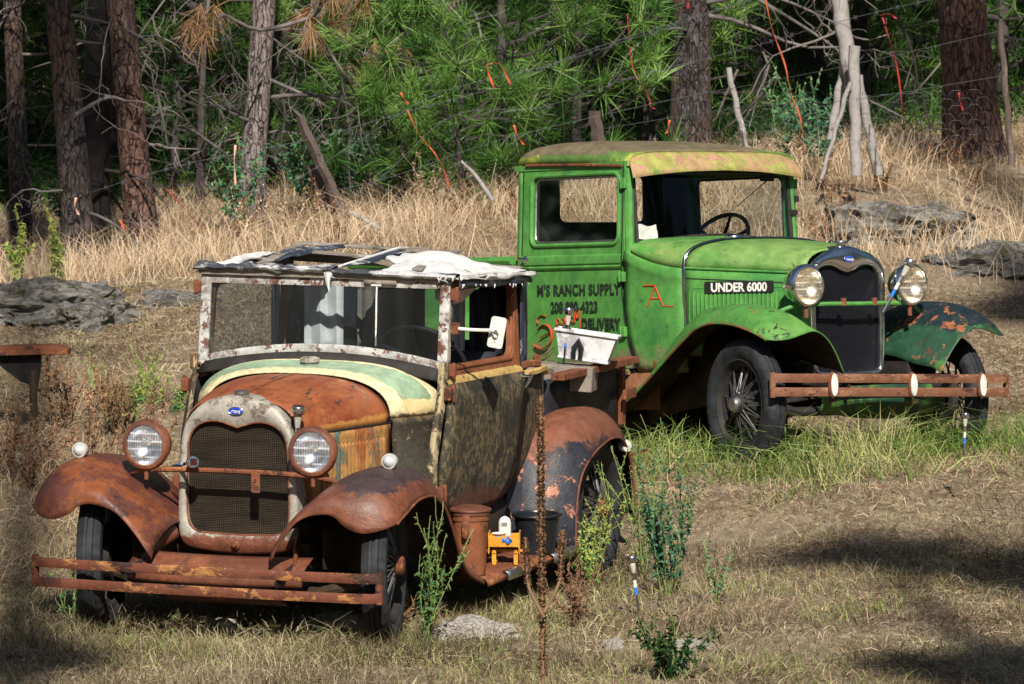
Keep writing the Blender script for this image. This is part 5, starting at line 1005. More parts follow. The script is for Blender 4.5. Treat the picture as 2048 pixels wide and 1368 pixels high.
# young pines: a few kinds, copied
def make_sapling(seed, Ht, R, nb, ntuft, mat='needles', Ln=.20, w=.0026, tone=.5, needles=44):
    r = np.random.default_rng(seed); T = empty('young_pine'); g = G(); g.tube([(0, 0, -.15), (.03*r.normal(), .03*r.normal(), Ht*.4), (.05*r.normal(), .05*r.normal(), Ht*.98)], [.05*Ht/2.5, .035*Ht/2.5, .01], 8); t = Tufts()
    for k in range(nb):
        z = Ht*r.uniform(.05, .93)**.9; L = R*(1.05-z/Ht)**.65*r.uniform(.7, 1.1); a = r.uniform(0, 6.28); p = crook((0, 0, z), (math.cos(a), math.sin(a), r.uniform(.05, .5)), L, r, 6, .13, .05); g.tube(p, [.016*(1-.75*i/6) for i in range(7)], 5, cap=False)
        br = r.uniform(-.38, .30)
        for j in range(ntuft):
            i = 6 if j == 0 else int(r.integers(2, 7)); ax = np.array(p[i]-p[i-1])/np.linalg.norm(p[i]-p[i-1]); d = unit(ax*.7+np.array((0, 0, .55))+r.normal(size=3)*(.1 if j == 0 else .45)); c = np.array(p[i])+(0 if j == 0 else 1)*d*r.uniform(.05, .22)
            if j: g.tube([p[i], tuple(c)], [.006, .004], 4, cap=False)
            t.tuft(c, d, Ln, needles, r, .62, w, np.clip(tone+br+r.normal()*.10, .05, .98))
    put('trunk', g, M['twig_dark'], T, angle=0); t.build('crown', M[mat], T); return T
SAP = [make_sapling(11, 2.3, 1.15, 26, 4, tone=.62, Ln=.27, w=.0034), make_sapling(12, 3.2, 1.2, 30, 4, tone=.58, Ln=.27, w=.0034), make_sapling(13, 1.7, 1.0, 22, 4, tone=.68, Ln=.26, w=.0034)]
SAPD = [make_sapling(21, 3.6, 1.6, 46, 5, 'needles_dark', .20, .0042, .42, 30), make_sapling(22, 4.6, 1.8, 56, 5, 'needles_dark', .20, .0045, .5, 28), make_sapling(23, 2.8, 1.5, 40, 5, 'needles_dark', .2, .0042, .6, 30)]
used = set()
def place(proto, p, rz, sc, label, group, name=None):
    o = proto if id(proto) not in used else dup(proto); used.add(id(proto)); tag(o, label, 'tree', group); o.location = p; o.rotation_euler = (0, 0, rz); o.scale = (sc, sc, sc); return o
G1 = 'young bright green pines behind the fence'
for i, (u, Y, k, sc, lb) in enumerate(((800, 37.7, 0, .80, 'bright green young pine with long needles standing behind the rusty truck cab'), (1010, 37.9, 1, .85, 'tallest bright young pine with long needle tufts left of the green truck cab roof'),
        (1150, 38.6, 1, .90, 'bright young pine reaching up behind the roof of the green cab'), (930, 37.4, 2, .82, 'small bushy bright pine low between the two trucks'), (1300, 41.5, 0, 1.25, 'bright young pine partly behind the dark trunk by the green cab'),
        (700, 41, 1, .9, 'young pine behind the leaning dark fence post'), (400, 41, 3, .62, 'young pine between the two trunks left of the photo centre'), (560, 42.5, 4, .55, 'young pine just right of the grey trunk'), (350, 43, 5, .8, 'low young pine seen right of the leaning left trunk'))):
    place((SAP+SAPD)[k], gp(u, Y, -.05), i*1.7, sc, lb, G1)
G2 = 'shaded pines deeper in the forest'; rr_ = np.random.default_rng(5)
for i in range(60):
    row = i//12; Y = 44+row*4.2+rr_.uniform(-1.2, 1.2); u = -250+(i % 12)*225+rr_.uniform(-90, 90); p = gp(u, Y, -.1)
    place(SAPD[int(rr_.integers(0, 3))], p, rr_.uniform(0, 6.28), rr_.uniform(.8, 1.25), where(u, 'dark shaded young pine', 'deep behind'), G2)
# mature pines
pine(160, 560, 36.2, 62, 100, 'bark_dark', 1, 'dark rough pine trunk second from the left edge with many bare twigs', deadn=16, limbs=(.4, 1.0), z_first=.3)
pine(175, 540, 37.0, 62, 215, 'bark_black', 2, 'charred black pine trunk between the two rough trunks at the left', deadn=10, twig='twig_dark')
pine(290, 515, 36.8, 62, 232, 'bark_red', 3, 'reddish brown pine trunk leaning left, third of the left group', deadn=10, limbs=(.3, .9), z_first=.4)
pine(503, 440, 38.6, 50, 545, 'bark_grey', 4, 'slender grey pine trunk leaning right behind the rusty truck', deadn=14, limbs=(.7, 1.6), z_first=.4)
pine(915, 380, 42.5, 60, 912, 'bark_dark', 5, 'dark flaky pine trunk rising from behind the bright young pines', deadn=16, limbs=(.6, 1.6), z_first=.8)
pine(1380, 300, 39.8, 78, 1383, 'bark_dark', 6, 'thick dark pine trunk directly behind the green truck cab', deadn=20, limbs=(.7, 1.8), z_first=.9)
pine(1950, 300, 38.6, 104, 1905, 'bark_red', 7, 'very thick red barked pine trunk near the right edge', deadn=12, limbs=(.4, 1.2), z_first=.9, flare=1.6)
pine(40, 560, 38.5, 40, 20, 'bark_dark', 8, 'thin dark pine trunk at the left edge of the photo', deadn=14, limbs=(.5, 1.1), twig='twig')
for i, (u, Y, wpx, lu, mt) in enumerate(((660, 50, 40, 680, 'bark_dark'), (1090, 52, 50, 1080, 'bark_dark'), (1620, 50, 45, 1600, 'bark_dark'), (420, 55, 38, 400, 'bark_red'), (800, 60, 46, 790, 'bark_dark'), (1250, 58, 44, 1260, 'bark_red'), (1780, 54, 50, 1800, 'bark_dark'), (-80, 46, 50, -60, 'bark_dark'), (2150, 44, 60, 2160, 'bark_red'))):
    pine(u, 400, Y, wpx, lu, mt, 30+i, where(u, 'distant shaded pine trunk', 'far behind'), Ht=12, deadn=10, group='pines deep in the forest')
# forest mass far behind
t = Tufts(); r = np.random.default_rng(77)
for k in range(12000):
    Y = r.uniform(64, 90) if k < 6500 else r.uniform(42, 66); x = r.uniform(-28, 28) if k < 6500 else (1 if k % 2 else -1)*(Y*.135+1+r.uniform(0, 14)); z = gz(x, Y)+r.uniform(0, 1)**.8*9; t.tuft((x, Y, z), unit(r.normal(size=3)+np.array((0, -.3, .5))), .55, 12, r, .9, .018, r.uniform(.1, .8))
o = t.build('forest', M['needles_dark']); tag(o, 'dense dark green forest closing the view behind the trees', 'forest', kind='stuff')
def under_tone(X, Y, r): return np.clip(.35+.35*clump(X, Y, 1.7, 81)+r.normal(size=len(X))*.2, 0, 1)
# dead needle sprays hanging at the top left
for i, (u, v, Y, lb) in enumerate(((395, 75, 36.5, 'spray of brown dead pine needles hanging left of the grey trunk'), (625, 30, 36.5, 'brown dead needle spray at the top edge just right of the grey trunk'), (690, 35, 36.8, 'brown dead needle spray at the top edge, the farther one right of the grey trunk'), (735, 140, 40, 'rusty brown needle cluster among the branches left of the young pines'))):
    p = pxy(u, v, Y); T = empty('dead_branch', p, label=lb, cat='dead branch', group='dead needle sprays'); rr = np.random.default_rng(60+i); g = G(); pa = crook((0, 0, 0), (.5, .2, .8), 1.2, rr, 6, .15); g.tube(pa, [.012]*7, 5); put('twig', g, M['twig'], T); t = Tufts()
    for j in range(5): t.tuft(np.array(pa[j//2])+rr.normal(size=3)*.06, unit(np.array((-.5, -.2, -.6))+rr.normal(size=3)*.5), .22, 46, rr, .45, .003, .6, -.25)
    t.build('needles', M['needles_dead'], T)
# pale dead limbs and fallen wood seen in front of the forest
def limb(pts, r0, label, mat='twig', seed=0, sub=True, name='dead_branch'):
    P = [pxy(*p) for p in pts]; g = G(); b = P[0]; P = cr([p-b for p in P], 4); n = len(P); g.tube(P, [max(.003, r0*(1-.65*i/n)) for i in range(n)], 6); r = np.random.default_rng(seed)
    if sub:
        for k in range(5): i = int(r.integers(2, n)); dead_limb(g, P[i], Vector(r.normal(size=3))+Vector((0, 0, -.6)), r.uniform(.2, .6), r0*.35, r, 1)
    o = put(name, g, M[mat], None, angle=80, loc=b); return tag(o, label, 'branch')
limb([(640, 30, 36.6), (520, 60, 36.3), (440, 30, 36), (450, 110, 36.2), (500, 180, 36.4)], .018, 'pale curved dead limb arching left of the grey trunk near the top', seed=1)
limb([(590, 20, 37), (640, 80, 37), (690, 150, 37), (720, 210, 37.4)], .016, 'straight pale dead limb falling to the right of the grey trunk', seed=2)
limb([(545, 195, 38), (620, 190, 37.6), (690, 205, 37.6), (725, 235, 37.8)], .020, 'thick bare limb reaching right from the grey trunk', seed=3)
limb([(940, 45, 41), (1000, 32, 40), (1060, 55, 39.6), (1105, 95, 39.4), (1110, 140, 39.4)], .016, 'thin pale limb arching right from the dark trunk over the young pines', seed=4)
limb([(845, 120, 38), (838, 160, 38), (822, 200, 38)], .020, 'short pale curved stub of dead wood left of the dark middle trunk', seed=5, sub=False)
limb([(315, 190, 37.4), (325, 235, 37.4), (337, 300, 37.4)], .012, 'hanging pale stick to the right of the leaning reddish trunk', seed=6, sub=False)
limb([(385, 260, 37.5), (440, 300, 37), (500, 345, 37), (530, 380, 37)], .014, 'pale twisted limb crossing in front of the grey trunk foot', seed=7)
limb([(985, 400, 35.4), (950, 350, 35.4), (922, 322, 35.4)], .020, 'weathered broken pole leaning left in the straw between the trucks', 'post_wood', seed=8, sub=False, name='broken_pole')
limb([(1075, 185, 37.6), (1040, 235, 37.6), (1000, 295, 37.6)], .014, 'thin bent bare limb before the young pine left of the green cab', seed=9)
limb([(770, 470, 35), (730, 440, 35), (690, 420, 35)], .03, 'fallen grey pole in the straw beside the leaning fence post', 'post_wood', seed=10, sub=False, name='fallen_pole')
limb([(150, 230, 35.8), (215, 195, 36), (260, 205, 36)], .018, 'grey dead limb across the charred trunk', seed=12)
rr = np.random.default_rng(909)
for k in range(30):
    u = rr.uniform(0, 2048); Y = rr.uniform(38.5, 43); v = rr.uniform(20, 300); p = pxy(u, v, Y); g = G(); dead_limb(g, (0, 0, 0), (rr.normal(), .2*rr.normal(), -.3+.6*rr.normal()), rr.uniform(.7, 1.7), .014, rr, 2, .3); o = put('dead_branch', g, M['twig' if k % 2 else 'twig_dark'], None, angle=80, loc=p); tag(o, where(u, 'bare tangled dead branch', 'hanging near'), 'branch', 'tangled dead branches in the forest edge')
# ---------------------------------------------------------------- rocks
STONES = []
def rock(c, dims, seed, label, mat='rock', amp=.35, sub=5, rz=0., name='rock', layer=0.):
    import bmesh
    b = bmesh.new(); bmesh.ops.create_icosphere(b, subdivisions=sub, radius=1)
    for v in b.verts:
        p = v.co.copy(); n_ = noise.fractal(p*1.3+Vector((seed, 0, 0)), .9, 2.1, 5)*amp+(noise.ridged_multi_fractal(Vector((p.x*1.6+p.z*1.2, p.y*1.6, p.z*2.6-p.x*.9+seed)), .9, 2.2, 5, 1., 2.)-1.1)*.085; cell = noise.voronoi(p*2.2+Vector((0, seed, 0)))[0][0]; n_ += (cell-.3)*amp*.5
        if layer: n_ += layer*noise.noise(Vector((p.x*1.5, p.y*1.5, p.z*9+seed)))
        n_ += .05*noise.noise(p*9)+.03*noise.noise(p*21); v.co = p*(1+n_); v.co.z = max(v.co.z, -.5)
    me = bpy.data.meshes.new(name); b.to_mesh(me); b.free(); me.shade_smooth(); me.set_sharp_from_angle(angle=math.radians(30)); me.materials.append(M[mat]); o = bpy.data.objects.new(name, me); COL.objects.link(o); o.location = c; o.scale = dims; o.rotation_euler = (0, 0, rz)
    if mat == 'rock_pale': STONES.append((c[0], c[1]-.06, dims[0]*1.0, dims[1]+.10))
    else: STONES.append((c[0], c[1], dims[0]*.7, dims[1]*.5))
    return tag(o, label, 'rock')
rock(gp(70, 31.2, .02), (.56, .5, .22), 2.3, 'large lichened grey rock outcrop at the left edge behind the metal stand', layer=.05)
rock(gp(165, 30.9, -.02), (.22, .3, .15), 5.1, 'rounded knob of the grey outcrop nearest the bare slope', layer=.05)
rock(gp(345, 31.6, -.10), (.34, .4, .13), 7.7, 'low grey outcrop partly hidden by the rusty windshield', layer=.05)
rock(gp(1790, 35.0, -.06), (.62, .9, .25), 9.2, 'low mossy grey outcrop on the slope above the green radiator', layer=.06)
rock(gp(2010, 33.2, -.05), (.45, .5, .18), 3.4, 'dark rock ledge in shade at the right edge', layer=.06)
rock(gp(1090, 33.6, -.05), (.16, .2, .10), 6.4, 'small grey rock in straw between the truck cabs')
p = ghit(945, 1275); rock(p+Vector((0, 0, .0)), (.17, .13, .085), 4.2, 'pale flat boulder in the foreground below the running board', 'rock_pale', .3, rz=-.25)
p = ghit(675, 1262); rock(p, (.125, .10, .07), 8.2, 'pale jagged rock in front of the rusty front tyre', 'rock_pale', .4, rz=-.1)
p = ghit(610, 1258); rock(p, (.05, .05, .045), 1.2, 'small white rock left of the jagged rock by the tyre', 'rock_pale', .4)
p = ghit(1230, 1300); rock(p, (.045, .04, .045), 3.2, 'small bright white stone in the foreground grass', 'rock_pale', .5, sub=3)
p = ghit(1385, 1298); rock(p, (.10, .08, .035), 6.2, 'flat half buried grey stone right of the bright white stone', 'rock_pale', .3)
p = ghit(440, 1262); rock(p, (.08, .06, .05), 2.2, 'small grey rock under the middle of the rusty bumper', 'rock_pale', .4)
# ---------------------------------------------------------------- rusty metal stand at the left
st = empty('metal_stand', gp(48, 27.4), label='dark rusty steel stand like an anvil block at the left edge', cat='metal stand'); A = gp(48, 27.4)
def loc3(u, v, dy=0.): p = pxy(u, v, 27.4); return p-A+Vector((0, dy, 0))
g = G(); a, b = loc3(-40, 704), loc3(138, 700); g.prism([(a.x, a.z-.02), (a.x, a.z+.03), (loc3(60, 0).x, loc3(0, 690).z), (loc3(115, 0).x, loc3(0, 690).z), (b.x, loc3(0, 697).z), (b.x, loc3(0, 708).z), (loc3(90, 0).x, loc3(0, 708).z)], [], lambda x, z, t: (x, -.11+t, z), .22); put('top_plate', g, M['rust'], st, bevel=.004)
g = G(); g.prism([(loc3(-30, 0).x, loc3(0, 708).z), (loc3(82, 0).x, loc3(0, 708).z), (loc3(76, 0).x, loc3(0, 762).z), (loc3(72, 0).x, loc3(0, 775).z), (loc3(40, 0).x, loc3(0, 762).z)], [], lambda x, z, t: (x, -.05+t, z), .10); put('gusset', g, M['dark'], st)  # shade under the plate painted in as a near-black colour
g = G(); g.tube([loc3(66, 740), loc3(68, 860)], .022, 10); put('leg', g, M['under'], st)
# ---------------------------------------------------------------- fence: posts, wires, flagging
fe = empty('wire_fence', gp(1200, 38), label='barbed wire fence on leaning wooden posts between the straw bank and the forest', cat='fence'); FO = fe.location.copy()
def post(nm, a, b, r0, r1, mat, n=10, sq=False):
    P = [Vector(a)-FO, Vector(b)-FO]; g = G(); rows = []
    for i in range(13): t = i/12; rows.append(P[0].lerp(P[1], t)+Vector((.006*math.sin(i*1.7), 0, 0)))
    g.tube(rows, [lerp(r0, r1, i/12)*(1+.05*math.sin(i*2.1)) for i in range(13)], 4 if sq else n); return put(nm, g, M[mat], fe, angle=50)
post('post', pxy(692, 440, 36.6), pxy(598, 232, 36.6), .038, .034, 'post_dark', sq=True); post('post', pxy(672, 430, 36.8), pxy(622, 330, 36.8), .05, .045, 'post_dark')
post('post', pxy(1205, 330, 38), pxy(1188, 222, 38), .050, .046, 'post_dark', sq=True)
post('post', pxy(1500, 330, 37.2), pxy(1456, 135, 37.2), .024, .022, 'post_wood')
post('post', pxy(1712, 352, 35.6), pxy(1708, 92, 35.6), .040, .042, 'post_wood'); post('post', pxy(1706, 180, 35.9), pxy(1668, -60, 35.9), .055, .062, 'post_wood')
post('brace', pxy(1642, 358, 35.5), pxy(1700, 165, 35.5), .014, .018, 'post_wood'); post('brace', pxy(1660, 280, 36.0), pxy(1694, 100, 36.0), .030, .034, 'post_wood'); post('brace', pxy(1756, 350, 36.1), pxy(1716, 150, 36.1), .038, .030, 'post_wood')
post('post', pxy(2024, 330, 35.2), pxy(2000, 46, 35.2), .024, .022, 'post_dark')
def wire(pts, barb=True, r0=.0019, nm='barbed_wire'):
    P = cr([pxy(*p)-FO for p in pts], 10); g = G(); g.tube(P, r0, 4, cap=False)
    if barb:
        acc = 0
        for a, b in zip(P, P[1:]):
            acc += (b-a).length
            if acc > .13: acc = 0; d = (b-a).normalized(); g.tube([b-Vector((.01, 0, .016)), b+Vector((.01, 0, .016))], .0014, 3); g.tube([b-Vector((.012, 0, -.014)), b+Vector((.012, 0, -.014))], .0014, 3)
    return put(nm, g, M['wire'], fe, angle=0)
wire([(-60, 470, 36.4), (173, 388, 36.4), (355, 332, 36.4), (620, 278, 36.4), (797, 228, 36.4), (1000, 172, 36.6), (1170, 103, 36.6), (1460, 10, 36.4), (1600, -40, 36)])
wire([(360, 500, 36.4), (690, 300, 36.4), (870, 190, 36.5), (1100, 130, 36.5), (1300, 66, 36.3), (1500, 0, 36)])
wire([(-60, 560, 36.4), (300, 495, 36.4), (690, 400, 36.4), (900, 235, 36.6), (1080, 215, 36.8), (1280, 150, 36.6), (1480, 100, 36.4), (1690, 40, 35.8), (1900, -10, 35.4)])
wire([(480, 420, 36.4), (760, 360, 36.6), (1000, 280, 36.8), (1340, 200, 37), (1500, 170, 36.8), (1700, 130, 35.7), (2010, 60, 35.2)], False, .0016)
wire([(1190, 260, 37.8), (1480, 215, 37), (1700, 200, 35.6), (2015, 150, 35.2)], False, .0016)
g = G()
for i in range(14):
    for j in range(7):
        u0 = 1480+i*36+(j % 2)*18; v0 = 215+j*15-i*2.0; c0 = pxy(u0, v0, 36)-FO; s_ = .055; pts = [c0+Vector((math.cos(q)*s_, 0, math.sin(q)*s_*.75)) for q in [math.pi/3*k for k in range(6)]]; g.tube(pts, .0008, 3, closed=True)
put('chicken_wire', g, M['wire'], fe, angle=0)
# flagging ribbons
def ribbon(pts, w_, label, mat='ribbon'):
    P = [pxy(*p) for p in pts]; b = P[0]; P = cr([p-b for p in P], 5); rows = []
    w_ *= .72
    for i, p in enumerate(P): a = i*.35; rows.append([p-Vector((math.cos(a)*w_, math.sin(a)*w_, 0)), p, p+Vector((math.cos(a)*w_, math.sin(a)*w_, 0))])
    g = G(); g.grid(rows); o = put('ribbon', g, M[mat], None, loc=b, thick=.002); return tag(o, label, 'ribbon', 'flagging ribbons tied along the fence')
ribbon([(1022, 170, 36.3), (1000, 130, 36.3), (978, 128, 36.3), (974, 140, 36.3), (988, 175, 36.3)], .014, 'bright orange ribbon looped over the wire above the young pines')
ribbon([(802, 185, 36.3), (808, 198, 36.3), (816, 208, 36.3)], .016, 'short orange ribbon on the upper wire left of the looped one')
ribbon([(815, 220, 36.3), (838, 268, 36.3), (868, 305, 36.3), (885, 335, 36.3), (900, 378, 36.3)], .009, 'long orange ribbon trailing down before the young pine')
ribbon([(1028, 250, 36.3), (1036, 275, 36.3), (1048, 290, 36.3)], .014, 'orange ribbon just left of the green cab roof')
ribbon([(471, 290, 36.2), (469, 330, 36.2), (471, 372, 36.2)], .012, 'pale pink ribbon hanging beside the grey trunk', 'ribbon_pale')
ribbon([(1530, -10, 35.9), (1545, 60, 35.9), (1570, 130, 35.9), (1582, 190, 35.9), (1602, 240, 35.9), (1608, 310, 35.9)], .010, 'long red orange ribbon hanging left of the braced fence posts', 'ribbon')
ribbon([(1765, 35, 35.5), (1785, 100, 35.5), (1800, 170, 35.5), (1808, 250, 35.5)], .010, 'long dark red ribbon hanging right of the braced fence posts', 'ribbon_red')
ribbon([(1760, 32, 35.4), (1778, 28, 35.4), (1793, 38, 35.4)], .018, 'short red ribbon knot near the top right of the braced posts', 'ribbon_red')
ribbon([(1340, 240, 36.2), (1336, 258, 36.2), (1332, 268, 36.2)], .014, 'orange ribbon tied before the thick dark trunk', 'ribbon')
ribbon([(1302, 205, 36.2), (1300, 212, 36.2), (1310, 218, 36.2)], .016, 'red ribbon knot left of the thick dark trunk', 'ribbon_red')
ribbon([(1345, 5, 36.2), (1372, 0, 36.2), (1376, 18, 36.2)], .012, 'red ribbon end at the top edge by the dark trunk', 'ribbon_red')
ribbon([(1255, 28, 36.2), (1258, 80, 36.2), (1266, 135, 36.2), (1290, 180, 36.2), (1302, 205, 36.2)], .006, 'thin red string hanging left of the thick dark trunk', 'ribbon_red')
ribbon([(335, 380, 36.2), (375, 425, 36.2), (425, 480, 36.2)], .010, 'faded red ribbon slanting down right of the reddish trunk', 'ribbon_red')
ribbon([(240, 440, 36.1), (262, 480, 36.1), (300, 500, 36.1)], .014, 'orange red ribbon around the foot of the reddish trunk', 'ribbon')
ribbon([(152, 395, 36.0), (150, 415, 36.0), (158, 430, 36.0)], .014, 'pale pink ribbon on the leftmost rough trunk', 'ribbon_pale')
ribbon([(1918, 185, 35.3), (1920, 205, 35.3), (1926, 222, 35.3)], .012, 'pink red ribbon hanging before the very thick right trunk', 'ribbon_red')
# ---------------------------------------------------------------- grasses
def inside(px_, py_, M_, x0, x1, hw_):
    Mi = np.array(M_.inverted()); X = Mi[0, 0]*px_+Mi[0, 1]*py_+Mi[0, 3]; Yv = Mi[1, 0]*px_+Mi[1, 1]*py_+Mi[1, 3]; return (X > x0) & (X < x1) & (abs(Yv) < hw_)
def clump(x, y, sc, seed):
    v = np.zeros(len(x)); r = np.random.default_rng(seed)
    for k in range(7): a = r.uniform(0, 6.28); f_ = sc*r.uniform(.5, 2); v += np.sin((x*math.cos(a)+y*math.sin(a))*f_+r.uniform(0, 6.28))
    return v/3.2
def field(n, ufun, yr, Lf, wf, tone, mat, name, label, cat, seed, lean=.5, keep=None, bend=-.5, wind=(0, 0, 0), wide=1.25):
    r = np.random.default_rng(seed); Y = np.sqrt(r.uniform(yr[0]**2, yr[1]**2, n)); X = r.uniform(-.128, .128, n)*Y*wide
    if keep is not None: k = keep(X, Y, r); X, Y = X[k], Y[k]
    for (a, b, c_, d_) in STONES: k = ((X-a)/c_)**2+((Y-b)/d_)**2 > 1; X, Y = X[k], Y[k]
    n = len(X); Z = heights(X, Y)-.01; P = np.stack([X, Y, Z], 1); D = unit(np.stack([r.normal(size=n)*lean+wind[0], r.normal(size=n)*lean+wind[1], np.ones(n)], 1)); B = np.stack([r.normal(size=n)*.4, r.normal(size=n)*.4, np.full(n, bend)], 1)
    V, Fc, T = blades(P, D, Lf(X, Y, r), wf(X, Y, r), B, tone(X, Y, r), r); o = arr_obj(name, V, Fc, T, M[mat]); return tag(o, label, cat, kind='stuff')
def near_clear(X, Y): return inside(X, Y, MR, -3.2, .45, .62) | inside(X, Y, MG, -3.2, .2, .60)
def upx(X, Y): return 1024+X/Y*F
# short mown litter everywhere in the yard
field(400000, None, (19, 33), lambda X, Y, r: r.uniform(.02, .075, len(X))*(1+.6*clump(X, Y, 5, 1)), lambda X, Y, r: r.uniform(.0014, .0036, len(X)), lambda X, Y, r: np.clip(.42+.22*clump(X, Y, 2.2, 2)+r.normal(size=len(X))*.2, 0, 1), 'litter', 'dry_turf', 'short trampled dry turf and litter covering the yard', 'grass', 1, .95,
      lambda X, Y, r: r.uniform(size=len(X)) < np.clip(.58+.45*clump(X, Y, 4.5, 3)+.2*clump(X, Y, 1.3, 4), .12, 1), -.6)
# green-tinged foreground grass
field(60000, None, (19.5, 25.2), lambda X, Y, r: r.uniform(.03, .12, len(X))*(1+.4*clump(X, Y, 3, 11)), lambda X, Y, r: r.uniform(.0011, .0022, len(X)), lambda X, Y, r: np.clip(.68+.3*clump(X, Y, 3, 12)+r.normal(size=len(X))*.24, 0, 1), 'green_grass', 'lawn_grass', 'thin greenish grass tufts in the foreground yard', 'grass', 2, .40,
      lambda X, Y, r: (r.uniform(size=len(X)) < np.clip(.16+.6*clump(X, Y, 5, 13), .02, 1)) & (Y < 24.8-.9*r.uniform(size=len(X))), -.25)
# matted straw lying over the whole yard
field(400000, None, (18.8, 32.5), lambda X, Y, r: r.uniform(.04, .13, len(X))*(1+.5*clump(X, Y, 5, 61)), lambda X, Y, r: r.uniform(.0012, .0030, len(X)), lambda X, Y, r: np.clip(.38+.30*clump(X, Y, 4, 62)+r.normal(size=len(X))*.24, 0, 1), 'yard_straw', 'matted_straw', 'matted dry straw and weeds lying over the yard', 'grass', 9, 1.1,
      lambda X, Y, r: r.uniform(size=len(X)) < np.clip(.62+.5*clump(X, Y, 5.5, 63)+.3*clump(X, Y, 1.5, 64)-.30*np.exp(-((upx(X, Y)-1850)/330)**2-((Y-25.2)/1.0)**2), .04, 1), -.5, wide=1.65)
field(60000, None, (18.8, 24.6), lambda X, Y, r: r.uniform(.07, .19, len(X)), lambda X, Y, r: r.uniform(.0010, .0022, len(X)), lambda X, Y, r: np.clip(.4+.3*clump(X, Y, 4, 66)+r.normal(size=len(X))*.24, 0, 1), 'yard_straw', 'dry_stems', 'upright dry stems and seed stalks in the foreground', 'grass', 10, .33,
      lambda X, Y, r: (r.uniform(size=len(X)) < np.clip(.34+.6*clump(X, Y, 6, 67), .03, 1)*np.where(upx(X, Y) > 1500, .45, 1)), -.25)
# straw on bank
def bank(X, Y): return np.clip((Y-(28.6-.9*np.clip(-X/1.0, -1.5, 1)*.0+.0))/2.5, 0, 1)
field(330000, None, (28.2, 42.5), lambda X, Y, r: r.uniform(.07, .20, len(X))*(1-.45*np.exp(-((upx(X, Y)-1870)/400)**4-((Y-33.6)/3.2)**4))*(.50+.70*np.clip((Y-31-3.2*np.clip((upx(X, Y)-1450)/250, 0, 1))/4.5, 0, 1.2))*(1+.45*clump(X, Y, 4.2, 21)), lambda X, Y, r: r.uniform(.0014, .0030, len(X)), lambda X, Y, r: np.clip(.50+.3*clump(X, Y, 3.1, 22)+r.normal(size=len(X))*.22, 0, 1), 'straw', 'straw_grass', 'pale dry straw grass covering the bank behind the trucks', 'grass', 3, .55,
      lambda X, Y, r: (r.uniform(size=len(X)) < bank(X, Y)*np.clip(.55+.6*clump(X, Y, 4.7, 23)-1.1*np.exp(-((upx(X, Y)-1870)/400)**4-((Y-33.2)/3.0)**4), .07, 1)), -.45, (.15, 0, 0), 1.8)
field(26000, None, (32.5, 39.5), lambda X, Y, r: r.uniform(.25, .55, len(X)), lambda X, Y, r: r.uniform(.0013, .0026, len(X)), lambda X, Y, r: np.clip(.75+r.normal(size=len(X))*.15, 0, 1), 'straw', 'tall_straw', 'tall seeding straw stems along the foot of the fence', 'grass', 4, .28,
      lambda X, Y, r: r.uniform(size=len(X)) < np.clip(.5+.6*clump(X, Y, 2.5, 24), .05, 1), -.3)
# tall straw and weeds at left side
field(26000, None, (23.2, 29), lambda X, Y, r: r.uniform(.08, .26, len(X)), lambda X, Y, r: r.uniform(.0013, .0026, len(X)), lambda X, Y, r: np.clip(.42+r.normal(size=len(X))*.25, 0, 1), 'straw', 'tall_straw', 'tall dry weeds and straw on the slope at the far left behind the rusty fender', 'grass', 5, .4,
      lambda X, Y, r: (upx(X, Y) < 440) & (r.uniform(size=len(X)) < np.clip(.55+.5*clump(X, Y, 2.5, 25), .1, 1)), -.35)
# green blades around green truck's wheels and bumper
def gk(X, Y, r, ex=0.):
    Mi = np.array(MG.inverted()); a = Mi[0, 0]*X+Mi[0, 1]*Y+Mi[0, 3]; b = Mi[1, 0]*X+Mi[1, 1]*Y+Mi[1, 3]
    d = np.minimum(np.hypot((a-.42)/.62, (b-.05)/1.25), np.hypot((a+.75)/1.1, (b+.95)/.38)); return r.uniform(size=len(X)) < np.clip(1.3-d+.45*clump(X, Y, 7, 55), 0, 1)**1.5*1.0
field(60000, None, (24.0, 28.6), lambda X, Y, r: r.uniform(.14, .50, len(X))*(1+.35*clump(X, Y, 6, 56)), lambda X, Y, r: r.uniform(.0013, .0030, len(X)), lambda X, Y, r: np.clip(.50+.3*clump(X, Y, 5, 32)+r.normal(size=len(X))*.22, 0, 1), 'green_grass', 'tall_green_grass', 'tall green grass growing around the front wheels and bumper of the green truck', 'grass', 6, .42, gk, -.45)
def gside(X, Y, r):
    Mi = np.array(MG.inverted()); a = Mi[0, 0]*X+Mi[0, 1]*Y+Mi[0, 3]; b = Mi[1, 0]*X+Mi[1, 1]*Y+Mi[1, 3]
    return (a > -1.6) & (a < .9) & (b < -.55+.6*np.clip(a, 0, 1)) & (b > -1.25) & (r.uniform(size=len(X)) < np.clip(.5+.7*clump(X, Y, 8, 71), .05, 1)*np.clip(1.3-abs(b+.85)/.4, 0, 1))
field(60000, None, (23.8, 29), lambda X, Y, r: r.uniform(.12, .40, len(X)), lambda X, Y, r: r.uniform(.0016, .0034, len(X)), lambda X, Y, r: np.clip(.52+.35*clump(X, Y, 6, 72)+r.normal(size=len(X))*.25, 0, 1), 'green_grass', 'tall_green_grass', 'long arching grass blades along the near side of the green truck', 'grass', 11, .42, gside, -.5)
field(60000, None, (23.6, 28.6), lambda X, Y, r: r.uniform(.05, .17, len(X)), lambda X, Y, r: r.uniform(.0013, .0028, len(X)), lambda X, Y, r: np.clip(.66+r.normal(size=len(X))*.18, 0, 1), 'straw', 'bleached_grass', 'bleached dry grass fringe along the wheels of the green truck', 'grass', 8, .6,
      lambda X, Y, r: gk(X, Y+.28, r) | (gk(X+.5, Y+.1, r)), -.6)
